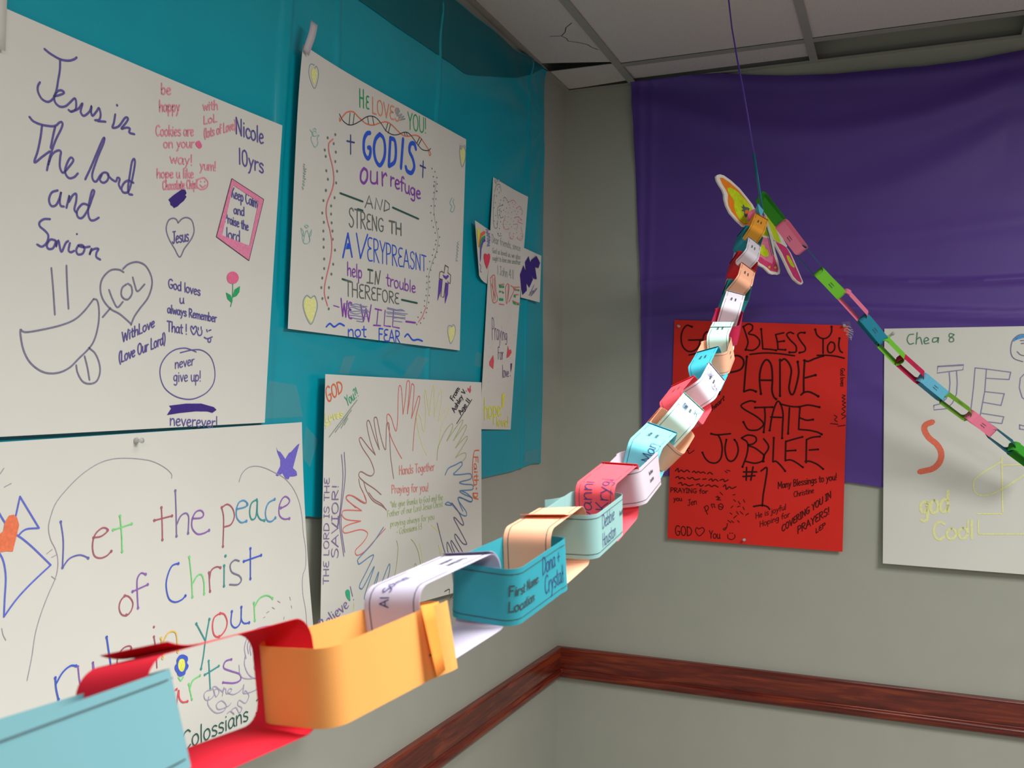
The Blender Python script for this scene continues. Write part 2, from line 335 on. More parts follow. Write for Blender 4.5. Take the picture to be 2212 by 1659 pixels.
# marks on each sheet, in millimetres from the sheet's lower corner
SHEETS = {
'P1': dict(wall='L', box=(-2.2723, -1.6028, 1.6059, 2.17), corners=[(-2.2723, 2.1567), (-1.6028, 2.17), (-1.6371, 1.6204), (-2.219, 1.6059)], lift=(0.016, 0, 0.004, 0.004, 0, 0.004), marks=[
 {'n': 'lettering', 'c': 'ink_violet', 's': [(3.2, 1, '152.6,521.7 162.2,518.8 178.4,516.9 192.4,519.8 201.8,525 206,529.1|169.7,463 178.8,467.4 186.3,473 182,475 175.2,471.4 170.4,463.2 172.2,455.1 180.4,451.8 189.7,455.6 196.6,462.6 204.7,471 207.3,464.9 206.4,455.8 199.3,450.7 194.5,451.6|173.1,422.7 170,409.4 166.4,391.3|163.1,367.6 168.4,382.2 177.4,390.3 183.2,390.5 182.3,381.9 182.1,369.3 187.4,362.3 196.6,371.9 204.7,383.7 199.8,386.4 194.1,377.1 190.9,364.7 197,357.4 206.5,360.6 212.8,367.4|179.2,336 169.7,331 165.4,320.6 169,312.8 176.9,315.3 182.5,326.1 185,335.3 183,322.4 185,316 190.2,316.1|194.4,315.1 199.2,333.5 197.8,323.5 204.7,334.7 210.6,338 210.8,328.2 208,315.8 211.7,311.7|176.9,267 168.9,266.6 163.4,259 165.8,253.7 173.7,255.9 178.5,266.3 178.2,258.6 181.9,267.8 185.2,256.8 188.1,253.5 194.3,266.1 198.3,269.6|201.4,267.3 199.3,257.2 203.4,254.9 208.8,257.7'), (3.1, 1, '178.4,516.9 178.4,502.4 175.9,486.1 173.9,473.9 169.7,461.1 160.9,452.6 150.7,453.2 144.3,460.6 143.6,468 146.7,474.6|131.7,423.5 138.4,419.4 151.7,418.6 167.4,421.1 174.7,424.5 179.8,429.9 183.8,431.4 185,428.1 181.8,419.4 174.7,405 168.3,387.9 164.1,373.5 161.1,359.5|151.7,417.6 149.9,402 146,382.2 140.9,364.9 152.8,375.4 164.9,386.1|167.6,294.3 158.2,292.5 151.2,287 151.7,281.5 159.6,277.2 165.4,271.6 163.3,261.8 155.7,254.9 147.9,256.4'), (3.3, 1, '199.3,450.7 211.1,458.2 218.2,468.2 215.3,455.5 221.1,451.2 230.8,460.1 234.2,469.1 233.7,461 236.4,455.7 243.2,463.8 247.6,470.2 250.9,462 248.6,453.7 241.1,450.7|246.1,450.9 260.2,454.1|225.9,362.1 235.4,381.3 247.3,408.4 255.8,426.9 259,429.8 257.2,421.2 249.9,405.1 242.8,387.1 238.1,372 240.1,364 245.9,363.7 252.1,373.2 259.6,379.7 267.4,379.3 266.3,370.4 258.7,364.6 252.2,367.2 255.3,375.6|232.2,326.7 221.9,326.1 212.8,314.9 214.3,306.3 222.3,306.9 231.9,320.6 239,338.1 242.5,348.5 238.7,348.8 235.2,337.3 231.9,318.7 235.2,307.3 242.2,306.7 251.5,312.5|215.9,266.7 212.4,259.3 215.4,253.9 223.4,256.1 226.9,263.6 223.1,267.9 215.9,266.3 225.7,265.4 236,268.1|239.3,265.6 235.8,256.1 238.6,262.5 245.6,266.6 251.9,267.3 248.3,261 248.4,255 255.3,252.5'), (3.4, 1, '278,470 275.8,457 273.4,449.1 285.1,454.5 296.8,470.3 302.8,471 298.4,463 290,452.3 299.9,456.6 306.8,457 305.6,450.8 315.8,451.1|266.1,378.1 274.1,373.2 282.1,372 284.6,377.7 289.2,377.3 287.5,369.1 290.9,363.2'), (3.5, 1, '316,377.6 306.3,378.6 298.2,373.6 293,364.1 297.2,358.8 306.7,362.9 313.1,381.2 318,405.6 316.9,413.7 312.3,408.4 308.7,388.6 305.7,369 307.3,359.3 314.2,359.1')], 'd': [(4.1, '281,484.4'), (3.2, '213.1,282')]},
 {'n': 'smiley_drawing', 'c': 'ink_greyviolet', 's': [(2.5, 1, '171.3,228.4 174.9,199.9 178.4,165.6|124.7,140.7 133.2,138.1 158.1,143.4 187.4,151.6 210.8,161.4 227.5,174.8 244.6,194.4'), (2.6, 1, '196.2,235.4 197.9,208.5 201,176|244.6,194.4 250.9,193.1 254.4,181.5 254.1,161.3 248.1,138.8 238.4,124.2 219.1,107.3 205,95 188.7,87.5 170.5,85.3 154.9,89 139.5,99.4 129.5,115.4 124.8,135.2 125.7,140.8|237.2,124.1 248.6,116.9 256.4,103.3 257.9,89.3 251.8,77.1 239.4,73.1 227,76.3 218.3,87.8 215.6,98.4|230,111.8 235.2,96.3 239.3,78.7')]},
 {'n': 'heart_drawing', 'c': 'ink_greyviolet', 's': [(2.7, 1, '299.9,240.5 290.4,242.9 274.5,239.6 260.5,226.5 256.4,211.9 261.1,196.3 275.6,183.6 294.4,177.3 316.5,164.8|261.6,170.1 269.2,177.9 275.6,184.7|272.5,210.8 279.3,198.3 288.8,187.1 299.4,196.5'), (2.8, 1, '298.5,245.1 309.2,253.9 325.8,259.5 342.9,256.7 354.8,243.4 357.4,228.7 349.7,208.4 332.8,189.5 321.8,175.8 315.9,163.7|305.7,223.2 297.7,217 296,206.4 302.1,200.9 310.3,201.8 317,211 315.4,221.3 308.4,224.6|317.9,235.2 322.3,224.2 328.1,215.4 342.1,227.8'), (2.2, 1, '411.3,334.8 407.2,339.6 398.8,339.8 389.8,334.1 385.6,320.1 392.1,305.8 404.7,292.4 416.5,280.9 426.5,295.9 442.1,314.4 448.1,329.1 442.8,344.1 431.5,347.2 420.5,343.3 411.3,334.8')]},
 {'n': 'lettering', 'c': 'ink_violet', 's': [(2.3, 1, '450.4,168.6 446.1,172.8 443.9,169.2 446.3,163.7 451.2,159.5 456,164.5 457.9,170.3 454.5,173.5 450.4,168.6|461.8,171.8 461.9,167.9|468.4,173.5 468.5,169.4|459.3,165.9 461.4,160.3 466,159.1 469.9,162.1 470.5,167.9|481.8,170 483.2,166.6|486.5,168.5 491.9,170.4|476,156.8 483.8,155.1 495.5,159|485.5,154.5 485.6,150.3 490.6,150.2 492.2,155'), (1.9, 1, '420.7,128.1 449.4,134.4 472.5,134.7 492.8,124.3 502.7,103.7 500.4,82.6 483.7,65.9 457.2,55.8 434.5,54.1 409.2,58.8 387.6,70.5 377.7,87.6 378,104.9 389.8,120.8 408.1,131.8 430,136.1 446.2,134.2 457.6,131.5')], 't': [('Jesus', 2.2, 399.0, 299.2, 436.4, 310.0, -0.7, 18.7, -0.8, 19.1), ('WithLove', 2.3, 298.4, 135.9, 364.5, 165.1, -0.5, 14.8, -0.5, 15.5), ('(Love Our Lord)', 2.3, 293.0, 105.1, 388.0, 140.8, -0.5, 16.0, -0.5, 17.0), ('God loves', 2.2, 391.7, 228.6, 465.9, 224.4, -0.5, 14.5, -0.6, 15.1), ('u', 2.2, 417.0, 206.7, 428.6, 207.9, -0.5, 13.8, -0.5, 13.9), ('always Remember', 2.2, 390.7, 189.3, 505.9, 184.2, -0.4, 13.1, -0.5, 14.1), ('That !', 2.3, 390.7, 160.3, 436.0, 158.4, -0.5, 15.8, -0.5, 16.2), ('never', 1.9, 408.6, 101.9, 453.7, 110.3, -0.5, 15.5, -0.5, 15.9), ('give up!', 1.9, 405.8, 81.5, 470.0, 84.0, -0.5, 16.5, -0.5, 17.2), ('neverever!', 2.2, 398.4, 12.6, 511.8, 6.6, -0.5, 18.0, -0.5, 19.2), ('Nicole', 3.2, 542.2, 514.8, 618.2, 515.3, -1.4, 27.5, -1.4, 28.7), ('10yrs', 3.2, 550.5, 464.7, 620.0, 462.7, -1.4, 26.9, -1.4, 28.0), ('Keep Calm', 2.4, 535.6, 402.7, 605.1, 397.3, -0.9, 17.6, -0.9, 18.3), ('and', 2.4, 542.5, 375.6, 571.3, 376.8, -0.7, 14.8, -0.7, 15.1), ('Praise the', 2.4, 520.2, 357.0, 582.3, 352.5, -0.7, 14.7, -0.7, 15.2), ('lord', 2.4, 525.0, 328.5, 561.9, 328.0, -0.9, 19.9, -0.9, 20.3)]},
 {'n': 'scribble', 'c': 'ink_indigo', 'l': 'crossed-out dark violet scribble', 'f': [(0, '388.9,367.6 399.3,376.5 417.5,389.9 425.4,391.1 428.7,386.2 425.7,382.2 428.9,380.6 422.8,372.5 415.1,366.4 409,360.7 401.4,356.5 398.3,359 393.7,359.8 392.9,364.1'), (0, '397.1,43.3 434.6,46.9 470.6,47.3 501,41.7 507.9,37.1 497.7,32.1 485.8,34.4 457.5,34.6 419,31.7 392.7,28.6 398.7,35.6 401.8,38.9')]},
 {'n': 'lettering', 'c': 'ink_pink', 'l': 'pink handwriting', 's': [(2.3, 1, '464.9,419.5 453.7,413.4 453,402.9 462.3,399.7 474.7,405.4 477.7,415.4 469.9,420.2 464.9,419.5|459.4,406.7 465.5,404.1 472.6,408.9')], 'd': [(3.0, '460.9,412.3'), (3.1, '470.4,414.5')], 't': [('be', 2.2, 367.2, 528.0, 389.8, 534.0, -0.9, 17.2, -0.9, 17.5), ('happy', 2.2, 364.6, 499.9, 409.6, 512.8, -0.9, 17.7, -0.9, 18.1), ('with', 2.3, 461.0, 530.3, 498.2, 543.0, -0.8, 15.1, -0.8, 15.4), ('LoL', 2.3, 463.5, 508.3, 497.2, 522.1, -0.7, 12.8, -0.7, 13.0), ('(lots of Love)', 2.3, 465.9, 485.3, 543.0, 522.3, -0.8, 15.1, -0.8, 15.8), ('Cookies are', 2.1, 358.6, 460.0, 442.5, 482.9, -0.8, 16.3, -0.9, 17.2), ('on your', 2.2, 375.3, 445.9, 444.4, 464.4, -0.7, 14.3, -0.7, 14.9), ('way!', 2.2, 389.5, 425.7, 441.6, 434.4, -0.8, 16.6, -0.8, 17.2), ('yum!', 2.3, 457.9, 431.7, 497.2, 438.7, -0.7, 15.0, -0.8, 15.4), ('hope u like', 2.2, 362.6, 395.8, 444.8, 414.4, -0.6, 14.2, -0.7, 14.9), ('Chocolate Chip!', 2.2, 375.8, 380.2, 453.1, 399.5, -0.6, 13.5, -0.7, 14.1)]},
 {'n': 'blot', 'c': 'ink_hotpink', 'f': [(1, '448.3,474.6 454.7,478.6 459.7,474.9 461.8,470.8 456.8,465.8 450.8,466.8 446.8,470.3')]},
 {'n': 'frame_drawing', 'c': 'ink_rose', 'l': 'pink crayoned frame', 'r': [('535.9,434.4 620.8,416.1 584.6,300.3 500.8,328', '539.8,424.1 607.2,409.1 585.1,326.6 514.9,333.2')]},
 {'n': 'frame_outline', 'c': 'ink_black', 's': [(1.3, 0, '535.9,434.4 620.8,416.1|535.9,434.4 500.8,328|500.8,328 584.6,300.3|620.8,416.1 584.6,300.3')]},
 {'n': 'flower_drawing', 'c': 'ink_hotpink', 'l': 'pink flower head', 'f': [(1, '543.1,275.2 552,274.4 557.9,269.7 558.1,263.1 552.5,256.8 543.7,254.3 534.8,254.6 529.8,259.4 529.6,265.9 534.3,272')]},
 {'n': 'flower_drawing', 'c': 'ink_green', 'l': 'green stem and leaves', 's': [(1.6, 1, '543.7,254.5 544.1,240.1 542.7,225.5 539.4,214.3')], 'f': [(0, '544,230.4 549.3,245.1 562.4,252.7 561.2,242.1 553.9,234'), (0, '542.8,220.7 531.3,226.6 527.2,237.4 538.9,234.2 544.1,225.6')]},
]),
'P3': dict(wall='L', box=(-2.2006, -1.4867, 1.0592, 1.6202), corners=[(-2.2006, 1.5994), (-1.5243, 1.6202), (-1.4867, 1.0609), (-2.1875, 1.0592)], lift=(0.021, 0, 0, 0.038, 0, 0), marks=[
 {'n': 'star_drawing', 'c': 'ink_bluepurple', 'f': [(0, '597.8,516.6 601.7,509.7 610.5,506.5 620.1,498.4 625.5,493 637,504.2 642.4,505.3 662.9,518.4 669.3,520.5 662.1,504.6 649.3,474.9 660.3,468.4 662.6,460.3 653.8,458.9 639.7,459.5 635.5,454.5 626.9,456.6 617.4,466.9 603.2,462.6 597.2,464.2 610.9,480.8 610.7,492.4 601.7,505.6')]},
 {'n': 'border_line', 'c': 'ink_greylilac', 's': [(1.2, 1, '333.1,475.8 332.4,482.8 317,493.9 292,504.2 267.9,508.7 238.7,511.5 210.7,511.2 183.8,505.1 155.3,491.1 130.4,472.5 113.5,455.9 105.2,438.9 101.6,423.5 105.1,407.4 112.2,394.7 116.4,380.3 115.5,364.6 110.5,351.6 100.8,335.7 88.7,312.8 78.9,287.9 72.4,258.4 64.4,230.9'), (1.5, 1, '495.1,459.3 502.7,472.8 518.2,482.1 538.2,484.2 562.9,480.3 592.6,470.2 623.3,457.6 650.3,436.6 668.6,410.3 677.5,381.7 681.3,347.9 687.3,319.4 685.8,286.2 675.4,268.4 673.5,238.5 680.3,204.3 681.9,168.3 681.5,141|596.9,236.4 603.7,232.3|632.8,237.2 634.8,231|580.1,228.1 586.8,224|613.6,204.5 612.3,200.5|570.6,222.8 563.7,221.3|558.7,215.3 554.2,214.5'), (1.1, 1, '27.1,500.8 32.3,507.6|33.3,483.5 43.4,487.5|98.7,389.7 107.5,394.3|106.7,383.7 113.4,385.7|105.9,358.3 112.5,353.3|29,305 30.9,296.3 34.6,289.1'), (1.4, 1, '341.7,26.2 389.9,32.3 448.8,36.3 511.7,38.1 578.4,33.5'), (1.6, 1, '636.5,220.5 637.6,215.9')]},
 {'n': 'bird_drawing', 'c': 'ink_blue', 's': [(2.4, 1, '14.9,470.1 27.7,448.5 34.2,438.5 41.7,429.3 48.2,437.1 56.8,469.4|56.8,469.4 86.4,425.2|86.4,425.2 69.3,426.2 61.5,424.2 55.9,420.1|52.6,419.9 62.6,412.7 78.3,399.2 104.9,373.7|104.9,373.7 82.6,360 64.3,347.8 48.7,335.4 32.4,319|32.4,319 33.8,340 35.7,367.5 33.1,386.5 27.8,398.4 19.4,406.9')]},
 {'n': 'heart_drawing', 'c': 'ink_orangered', 'f': [(0, '23.6,400.8 23.6,422.1 32.1,427.6 34.2,438.5 40.6,446.3 47.1,447 52.6,442.3 55.5,432.5 52.6,421.4 46,399.6 36.3,401.3')]},
 {'n': 'lettering', 'c': 'ink_blueviolet', 's': [(2.2, 1, '121.5,429.7 125.6,402.9 124,367.3|124,367.3 135.2,377.6 150.3,380.6 160.5,378.2 168.2,374')], 'd': [(4.4, '121.5,429.7 124,367.3'), (4.6, '168.2,374')]},
 {'n': 'lettering', 'c': 'ink_maroon', 's': [(2.3, 1, '177.6,401.6 192.2,401.9 204.5,408.9 195,413.5 181.6,406.3 176.2,392.5 178.7,376.7 189.2,371.1 201.3,372.5 210.4,378|234.5,310.2 225.8,303.2 223.2,293.1 227.9,283.7 237.7,280.8 246.6,286.6 249.8,296.7 243,306.5 234.5,310.2|216.4,225.6 233.1,226.3 244.2,230.7 239.8,235.8 227.4,234.5 217.9,225.3 215.6,210 222.5,199.2'), (2.4, 1, '311.2,431.8 312.6,406.8 312.9,381.9|296.2,413.5 333.9,416.7|289.9,238.9 292.7,217.3 293.3,191'), (2.7, 1, '450.7,419.1 455.4,398.9 452.8,353.7|450.7,419.1 464.8,423.3 478,415.3 482.8,401.1 473.9,388.3 457.1,385.9'), (2.6, 1, '417.2,315.1 417.7,299.4 418.4,283.7|417.9,304.2 422.7,317.8 435.4,321.9 446.2,319.1')], 'd': [(4.6, '178.1,401.5'), (4.7, '203.9,409 210.4,378'), (5.0, '311.2,431.8 312.9,381.9 296.2,413.5'), (5.1, '333.9,416.7'), (5.5, '450.7,419.1 452.8,353.7'), (4.8, '234.5,309.7 236.3,281.5'), (5.4, '417.2,315.1 445.5,319.2'), (5.3, '418.5,284.4'), (4.2, '290.6,252.8 289.9,238.4'), (4.0, '217.3,225'), (4.1, '243.6,230.8')]},
 {'n': 'lettering', 'c': 'ink_green2', 's': [(2.3, 1, '227.5,427.7 230.2,400.6 231,374.8|214.1,408.4 250.9,413.4'), (2.5, 1, '371.6,347.8 375.6,313.3 376.7,282.8|359.5,150 364.5,124|360.5,139.9 368.8,152.6 386.9,156|337.6,165.5 342.4,159.3 348.1,163.3'), (2.6, 1, '377.6,303.6 389.3,314.6 399.7,314.2 404.4,301.6 404.3,282.6'), (2.8, 1, '529.8,245 530.2,214.9|530.5,237.7 545.5,250.3 566.3,251.8 582.6,243.7')], 'd': [(4.8, '227.5,427.3 231,374.8 250,413.5'), (4.7, '214.1,408.4'), (5.2, '371.6,347.3 376.7,282.8'), (5.3, '404.3,283.1'), (5.7, '529.8,245 530.2,214.9'), (5.9, '581.8,243.8'), (4.4, '359.5,149.5 364.6,124.5'), (4.5, '386.1,156.2')]},
 {'n': 'lettering', 'c': 'ink_purplegrey', 's': [(2.5, 1, '341.3,455.6 343,422 343.6,383.9|343.8,401.1 352.8,414.1 364.4,418.1 371,412.3 370.9,398.2 369.7,385.4')], 'd': [(5.1, '341.3,455.6 343.6,383.9'), (5.2, '369.7,385.4')]},
 {'n': 'lettering', 'c': 'ink_purple', 's': [(2.6, 1, '379.4,407.9 400,407 406.3,412.3 400,418.9 388,417.7 379.4,406.7 379.3,392.6 391,381.8 406.6,381.2 419,384.5'), (2.9, 1, '612.1,403 632.1,408 638.9,415.6 627.8,423.3 616.7,420.1 607.8,407.4 607.6,391.4 620.7,382.5 638.5,381.5'), (2.4, 1, '276.7,334.6 267.2,337.6 259.6,329.6 259,310.2 259.7,287.3|249.8,313.3 281,318.5'), (2.2, 1, '146,229.2 148.2,207 154.5,194.6 162.9,196.7 170.7,212.2 172,228.4 175.8,202.1 179.4,190.2'), (2.7, 1, '464.5,163.6 448.3,163.5 443.5,154.2 460.7,144.8 482.4,134.1 483.5,124.5 466.9,123.5 438.6,131.6')], 'd': [(5.4, '419,384.5'), (5.2, '380.1,407.3'), (6.0, '612.2,403.8'), (6.1, '637.6,381.6'), (4.9, '276.7,334.6 280.4,318.6'), (4.8, '259.7,287.3 249.8,313.3'), (3.8, '146,228.8'), (3.9, '172,227.9'), (4.7, '463.6,163.3'), (4.6, '439.4,131.4')]},
 {'n': 'lettering', 'c': 'ink_blue3', 's': [(2.7, 1, '488.2,413.1 506.8,414 518.6,418 508.8,426 495.2,423.9 488.2,411.9 489.3,397.9 500.7,388.7 514.4,389.8'), (2.9, 1, '594.9,421.1 575.8,415.6 567.3,400.6 571.2,385.7 583.8,381.8 596.7,387.1')], 'd': [(5.6, '489,412.6'), (5.7, '517,418.1 514.4,389.8'), (5.9, '594.1,421.2 595.9,387.2')]},
 {'n': 'lettering', 'c': 'ink_teal2', 's': [(2.8, 1, '542.7,425 528.6,419.7 523.3,404.8 528.3,391.4 540.5,395.4 544.7,423.5 544.6,400.1 552.6,388.9 565,385.6'), (2.7, 1, '454.8,321.5 453,287.5'), (2.6, 1, '383.3,238.8 402.7,207.4|414.4,240.4 402.7,207.4 395.7,183.2 389.2,166.1|408.1,174.4 407.9,128.6|396.1,154.4 432.1,160.1')], 'd': [(5.8, '542.7,424.4 564.2,385.7'), (5.5, '454.8,321 453,287.5 458.6,336.9'), (5.2, '383.3,238.8 389.2,166.1'), (5.3, '414.3,239.9'), (4.5, '408,173.9 407.9,129.1 396.9,154.7'), (4.6, '431.3,160.3')]},
 {'n': 'lettering', 'c': 'ink_blue2', 's': [(2.5, 1, '346.6,340.9 332,338.5 322,324.1 318.9,308.8 323.9,289.9 336.4,282 351.1,282.7 361.2,287.4|108,223.7 108.6,208.9 111.8,193.3|108.9,215.1 119.8,227.1 133.2,232.9 143.9,230.1'), (2.8, 1, '524.1,340.7 522.1,288|505.7,321.1 554,325.1'), (2.7, 1, '470.4,241.6 467.3,222.6 478,213 491.9,220.1 495.4,244.3 494.1,224.6 501.3,215.7 515,214.2|198,258 200.7,238.3 203.3,219.7 203.9,203.9')], 'd': [(5.1, '346.6,340.4'), (5.2, '360.5,287.5'), (5.7, '524.1,340.7 522.1,288.5'), (5.6, '505.7,321.1 495.4,244.3 514.2,214.3'), (5.8, '553.2,325.2'), (5.5, '470.4,241.6'), (4.4, '107.9,223.3 111.8,193.7'), (4.5, '142.5,230.7'), (4.6, '198,257.6')]},
 {'n': 'lettering', 'c': 'ink_greyviolet', 's': [(2.7, 1, '493.4,323.4 482,326.7 470.4,320.5 473.7,307.6 492.4,298.5 497.8,290.1 487.9,284.2 467.2,287.6')]},
 {'n': 'lettering', 'c': 'ink_red2', 's': [(2.6, 1, '440.9,244.8 426.1,240.4 421,227.1 424.3,212.2 436.6,207.1 451.8,214.8 457.5,227 451.6,240.3 440.9,244.8'), (2.5, 1, '332.1,149.4 322.1,145.3 316.9,132.3 320,120.6 328.9,124.1 336.1,146.4 336.8,134 343.2,126.2 354.8,124.2')], 'd': [(5.4, '440.9,244.3 435.9,207.3'), (4.3, '332.1,148.9'), (4.4, '354.1,124.4')]},
 {'n': 'lettering', 'c': 'ink_orange2', 's': [(2.4, 1, '304.3,233.9 306,216.7 305.8,202.3'), (2.5, 1, '305.3,221.6 318.1,237 332,237.7 337.8,229.1 338.7,204.3')], 'd': [(5.0, '304.3,233.4 305.8,202.8'), (5.1, '338.7,204.8')]},
 {'n': 'flower_drawing', 'c': 'ink_blue2', 'l': 'blue petals', 'f': [(1, '342.9,198.5 348.9,198.1 354.1,195.9 359.2,192.2 359.9,187.1 357.5,183.2 360.7,178.2 358.2,173.8 354.1,171.2 351.9,166.8 346.5,165.7 341.2,166 336.2,169.5 334.7,173.5 330.9,178.8 331,184.7 335.1,188.1 335.5,193.3 339.2,196.9')]},
 {'n': 'flower_drawing', 'c': 'ink_yellow2', 'l': 'yellow flower centre', 'f': [(1, '346.7,191.9 351.8,188.5 352.9,180.1 348.8,172.9 342.8,173.2 338.6,178.6 337.7,185 340.9,191.1')]},
 {'n': 'ear_drawing', 'c': 'ink_lilac', 's': [(1.5, 1, '501.3,156.2 498.8,175.7 510.8,192 537.5,200.1 568.7,197 595.6,186.7 612.8,167.3 616.1,152.2|508.3,162.7 507.6,179.1 523.9,193.3 550.7,198.7 577.5,193.2 604.3,179.1 614.7,162.6|514.4,158.6 513.7,175.1 527.8,188.4 545.8,192.8 563.9,194.6|525.3,158.8 528.3,144.4 520.8,135.3 539.3,122.6 561.5,119.9 575.4,122|499.7,162 496.2,146.7 505.1,128.4 521.2,117.6 542.9,114.8 561.2,117.2|525,156.1 522.4,151.3 528.2,143.1 541.2,150.2 534.7,156.6 528.3,154 525,156.1'), (1.4, 1, '481.8,150.2 484.2,131 504.3,121.1 538.7,116.7 561.3,118.5|411.6,127.6 398.3,128.6 392.2,123.9 395.2,115.6 406.4,113.8 416.5,118.6 413.9,130.8 423.3,128.3 428.3,119.3 420,113.9 417.2,124.9 426.9,124.8 437.9,116.8 440.6,123.8 435.4,111|436.2,119.8 444.3,120.3 445.4,112.2 453.4,111.3 459.8,114.9 454,117.7 449.5,112.4 465,105.6 486.1,109.2 490.9,114.6 489.4,108.4 489.4,100.4 519,97.9 559.7,103.7 574.2,111.1|403.1,118.5 400,106.7 415.5,89.7 434.7,86.2 443.4,93.3 432.7,104 419.8,101.2 424.3,92.3 447.2,91 455.6,93.8|444,80.2 452.2,81.3 461.4,73.4 455,81.5 466.7,83.4 474.5,72.3 481.8,78.1 471.9,86.2 476.8,92.7 491.7,83.8 502.1,93 494,104 489.4,100.4')], 't': [('ERB', 1.3, 559.6, 169.8, 591.4, 165.7, 0.9, 13.2, 1.0, 13.4)]},
 {'n': 'lettering', 'c': 'ink_darkgreen', 'l': 'dark green handwriting', 's': [(1.9, 1, '321.2,68.3 328.2,69')], 't': [('Colossians', 2.2, 333.6, 54.1, 496.5, 53.8, 2.5, 27.6, 2.7, 25.3), ('3:15', 2.4, 514.1, 56.7, 593.0, 54.4, 2.7, 25.6, 3.0, 26.7)]},
]),
'P2': dict(wall='L', box=(-1.5785, -0.8122, 1.7949, 2.3577), corners=[(-1.5549, 2.3377), (-0.8122, 2.3577), (-0.8328, 1.8004), (-1.5785, 1.7949)], lift=(0.016, 0.006, 0, 0.003, 0, 0.012), marks=[
 {'n': 'heart_drawing', 'c': 'ink_paleyellow', 'l': 'yellow filled heart', 'f': [(1, '60.3,508.1 69.7,513.4 80.1,508.7 77.3,495.2 70.6,481.6 59.6,495.5'), (1, '746.9,536.5 758,529.6 757.5,509.9 744.2,489.9 733.4,509.4 732.8,525.8'), (1, '72.5,64.4 83.5,68.8 93,58.4 89.8,39.4 77.4,18.5 60.7,30.3 51.9,45.8 52.7,58.1 61.5,66.8'), (1, '698.1,61.7 713.3,63 711.9,41.1 693.9,23.5 681.7,36.1 678.9,54.7')]},
 {'n': 'heart_drawing', 'c': 'ink_greyteal', 'l': 'heart outline', 's': [(1.6, 1, '69,519.4 55.4,516.6 49.7,504.4 54.3,489.6 73.1,475.1 84.2,497.6 83.6,514 75.8,519.3 69.8,512.4'), (2.2, 1, '746.8,540.6 728.3,527.5 729.1,508.3 742.6,483.9 760.8,507.9 763.1,530.9 753.2,538.1'), (2.3, 1, '72.5,66.1 59.6,69.1 49.1,57.7 49.5,43.5 60.8,26.2 77.5,15.4 93.5,39.7 97.6,56.8 87.9,71.3 74.3,65.6'), (2.1, 1, '698,64.4 680,64.2 674.2,51.6 680.5,33.3 692.8,19.3 713.7,41.2 719.5,60.8 707,69.3 698.1,63')]},
 {'n': 'lettering', 'c': 'ink_green', 'l': 'green lettering', 't': [('H', 3.9, 243.9, 491.5, 265.3, 495.0, -2.4, 37.7, -2.4, 38.1), ('E', 3.4, 270.9, 496.7, 285.7, 498.2, -1.7, 27.0, -1.7, 27.2), ('YOU!', 3.4, 454.2, 503.4, 547.1, 517.8, -2.5, 39.0, -2.3, 35.4)]},
 {'n': 'lettering', 'c': 'ink_coral', 'l': 'coral lettering', 't': [('LOVES', 3.4, 296.0, 493.9, 418.4, 509.3, -2.1, 34.1, -1.8, 28.8)]},
 {'n': 'scribble', 'c': 'ink_grey', 'l': 'grey scribbled correction', 's': [(2.3, 1, '395.9,528.3 412.3,538.1 398.6,521.8 417.3,534.7 403.5,518.4 427.3,530.3 413.3,516.4 437.2,528.3 423,515.5 442.4,523.6 418.3,512.9')]},
 {'n': 'helix_drawing', 'c': 'ink_orange', 'l': 'orange strand', 's': [(2.7, 1, '168.3,446.1 170.7,439.1 176.5,447.4 196.4,465.4 221.2,473.9 242.7,469 273,464.1 303.5,469.4 330.1,481.6 357.3,491.8 380.7,492.5 409.6,486.1 434.2,483 458.9,487.3 488.9,498 514.9,500 541.9,489.3 563.9,479.6 570.7,473.5 564.4,469.3 558.5,478.2')]},
 {'n': 'helix_drawing', 'c': 'ink_black', 'l': 'black strand and rungs', 's': [(2.0, 1, '168,453.6 180.7,444.2 201.5,441.4 222.2,447.3 247.2,461.3 272.5,477.7 294.1,486.3 316.3,488.2 339.2,480.7 358,471.7 386.2,471.1 410,477.6 433.9,489.1 453.6,494.6 473.9,491.4 500,480.8 526.5,473.8 555.8,478.8 569.1,487.4|364.3,490.2 355.7,471.1|376,491.1 367.4,469.6|441.3,489.9 443,485|449.6,492.7 453.9,487.2'), (1.8, 1, '208.8,468 206.4,442.8|225.6,470.7 221.4,448.2'), (1.9, 1, '278.9,479.6 283.8,466|298.5,486.5 305.7,471.1'), (2.1, 1, '512.3,498.8 499.9,482.1|522.8,498.3 507.9,479.1')]},
 {'n': 'cross_drawing', 'c': 'ink_navy', 's': [(3.5, 0, '212.6,422.3 213.7,382.9|198.5,406.2 227.6,410.7'), (4.0, 0, '532.9,447.3 531.8,407.8|517.6,433.3 545.2,433.6')]},
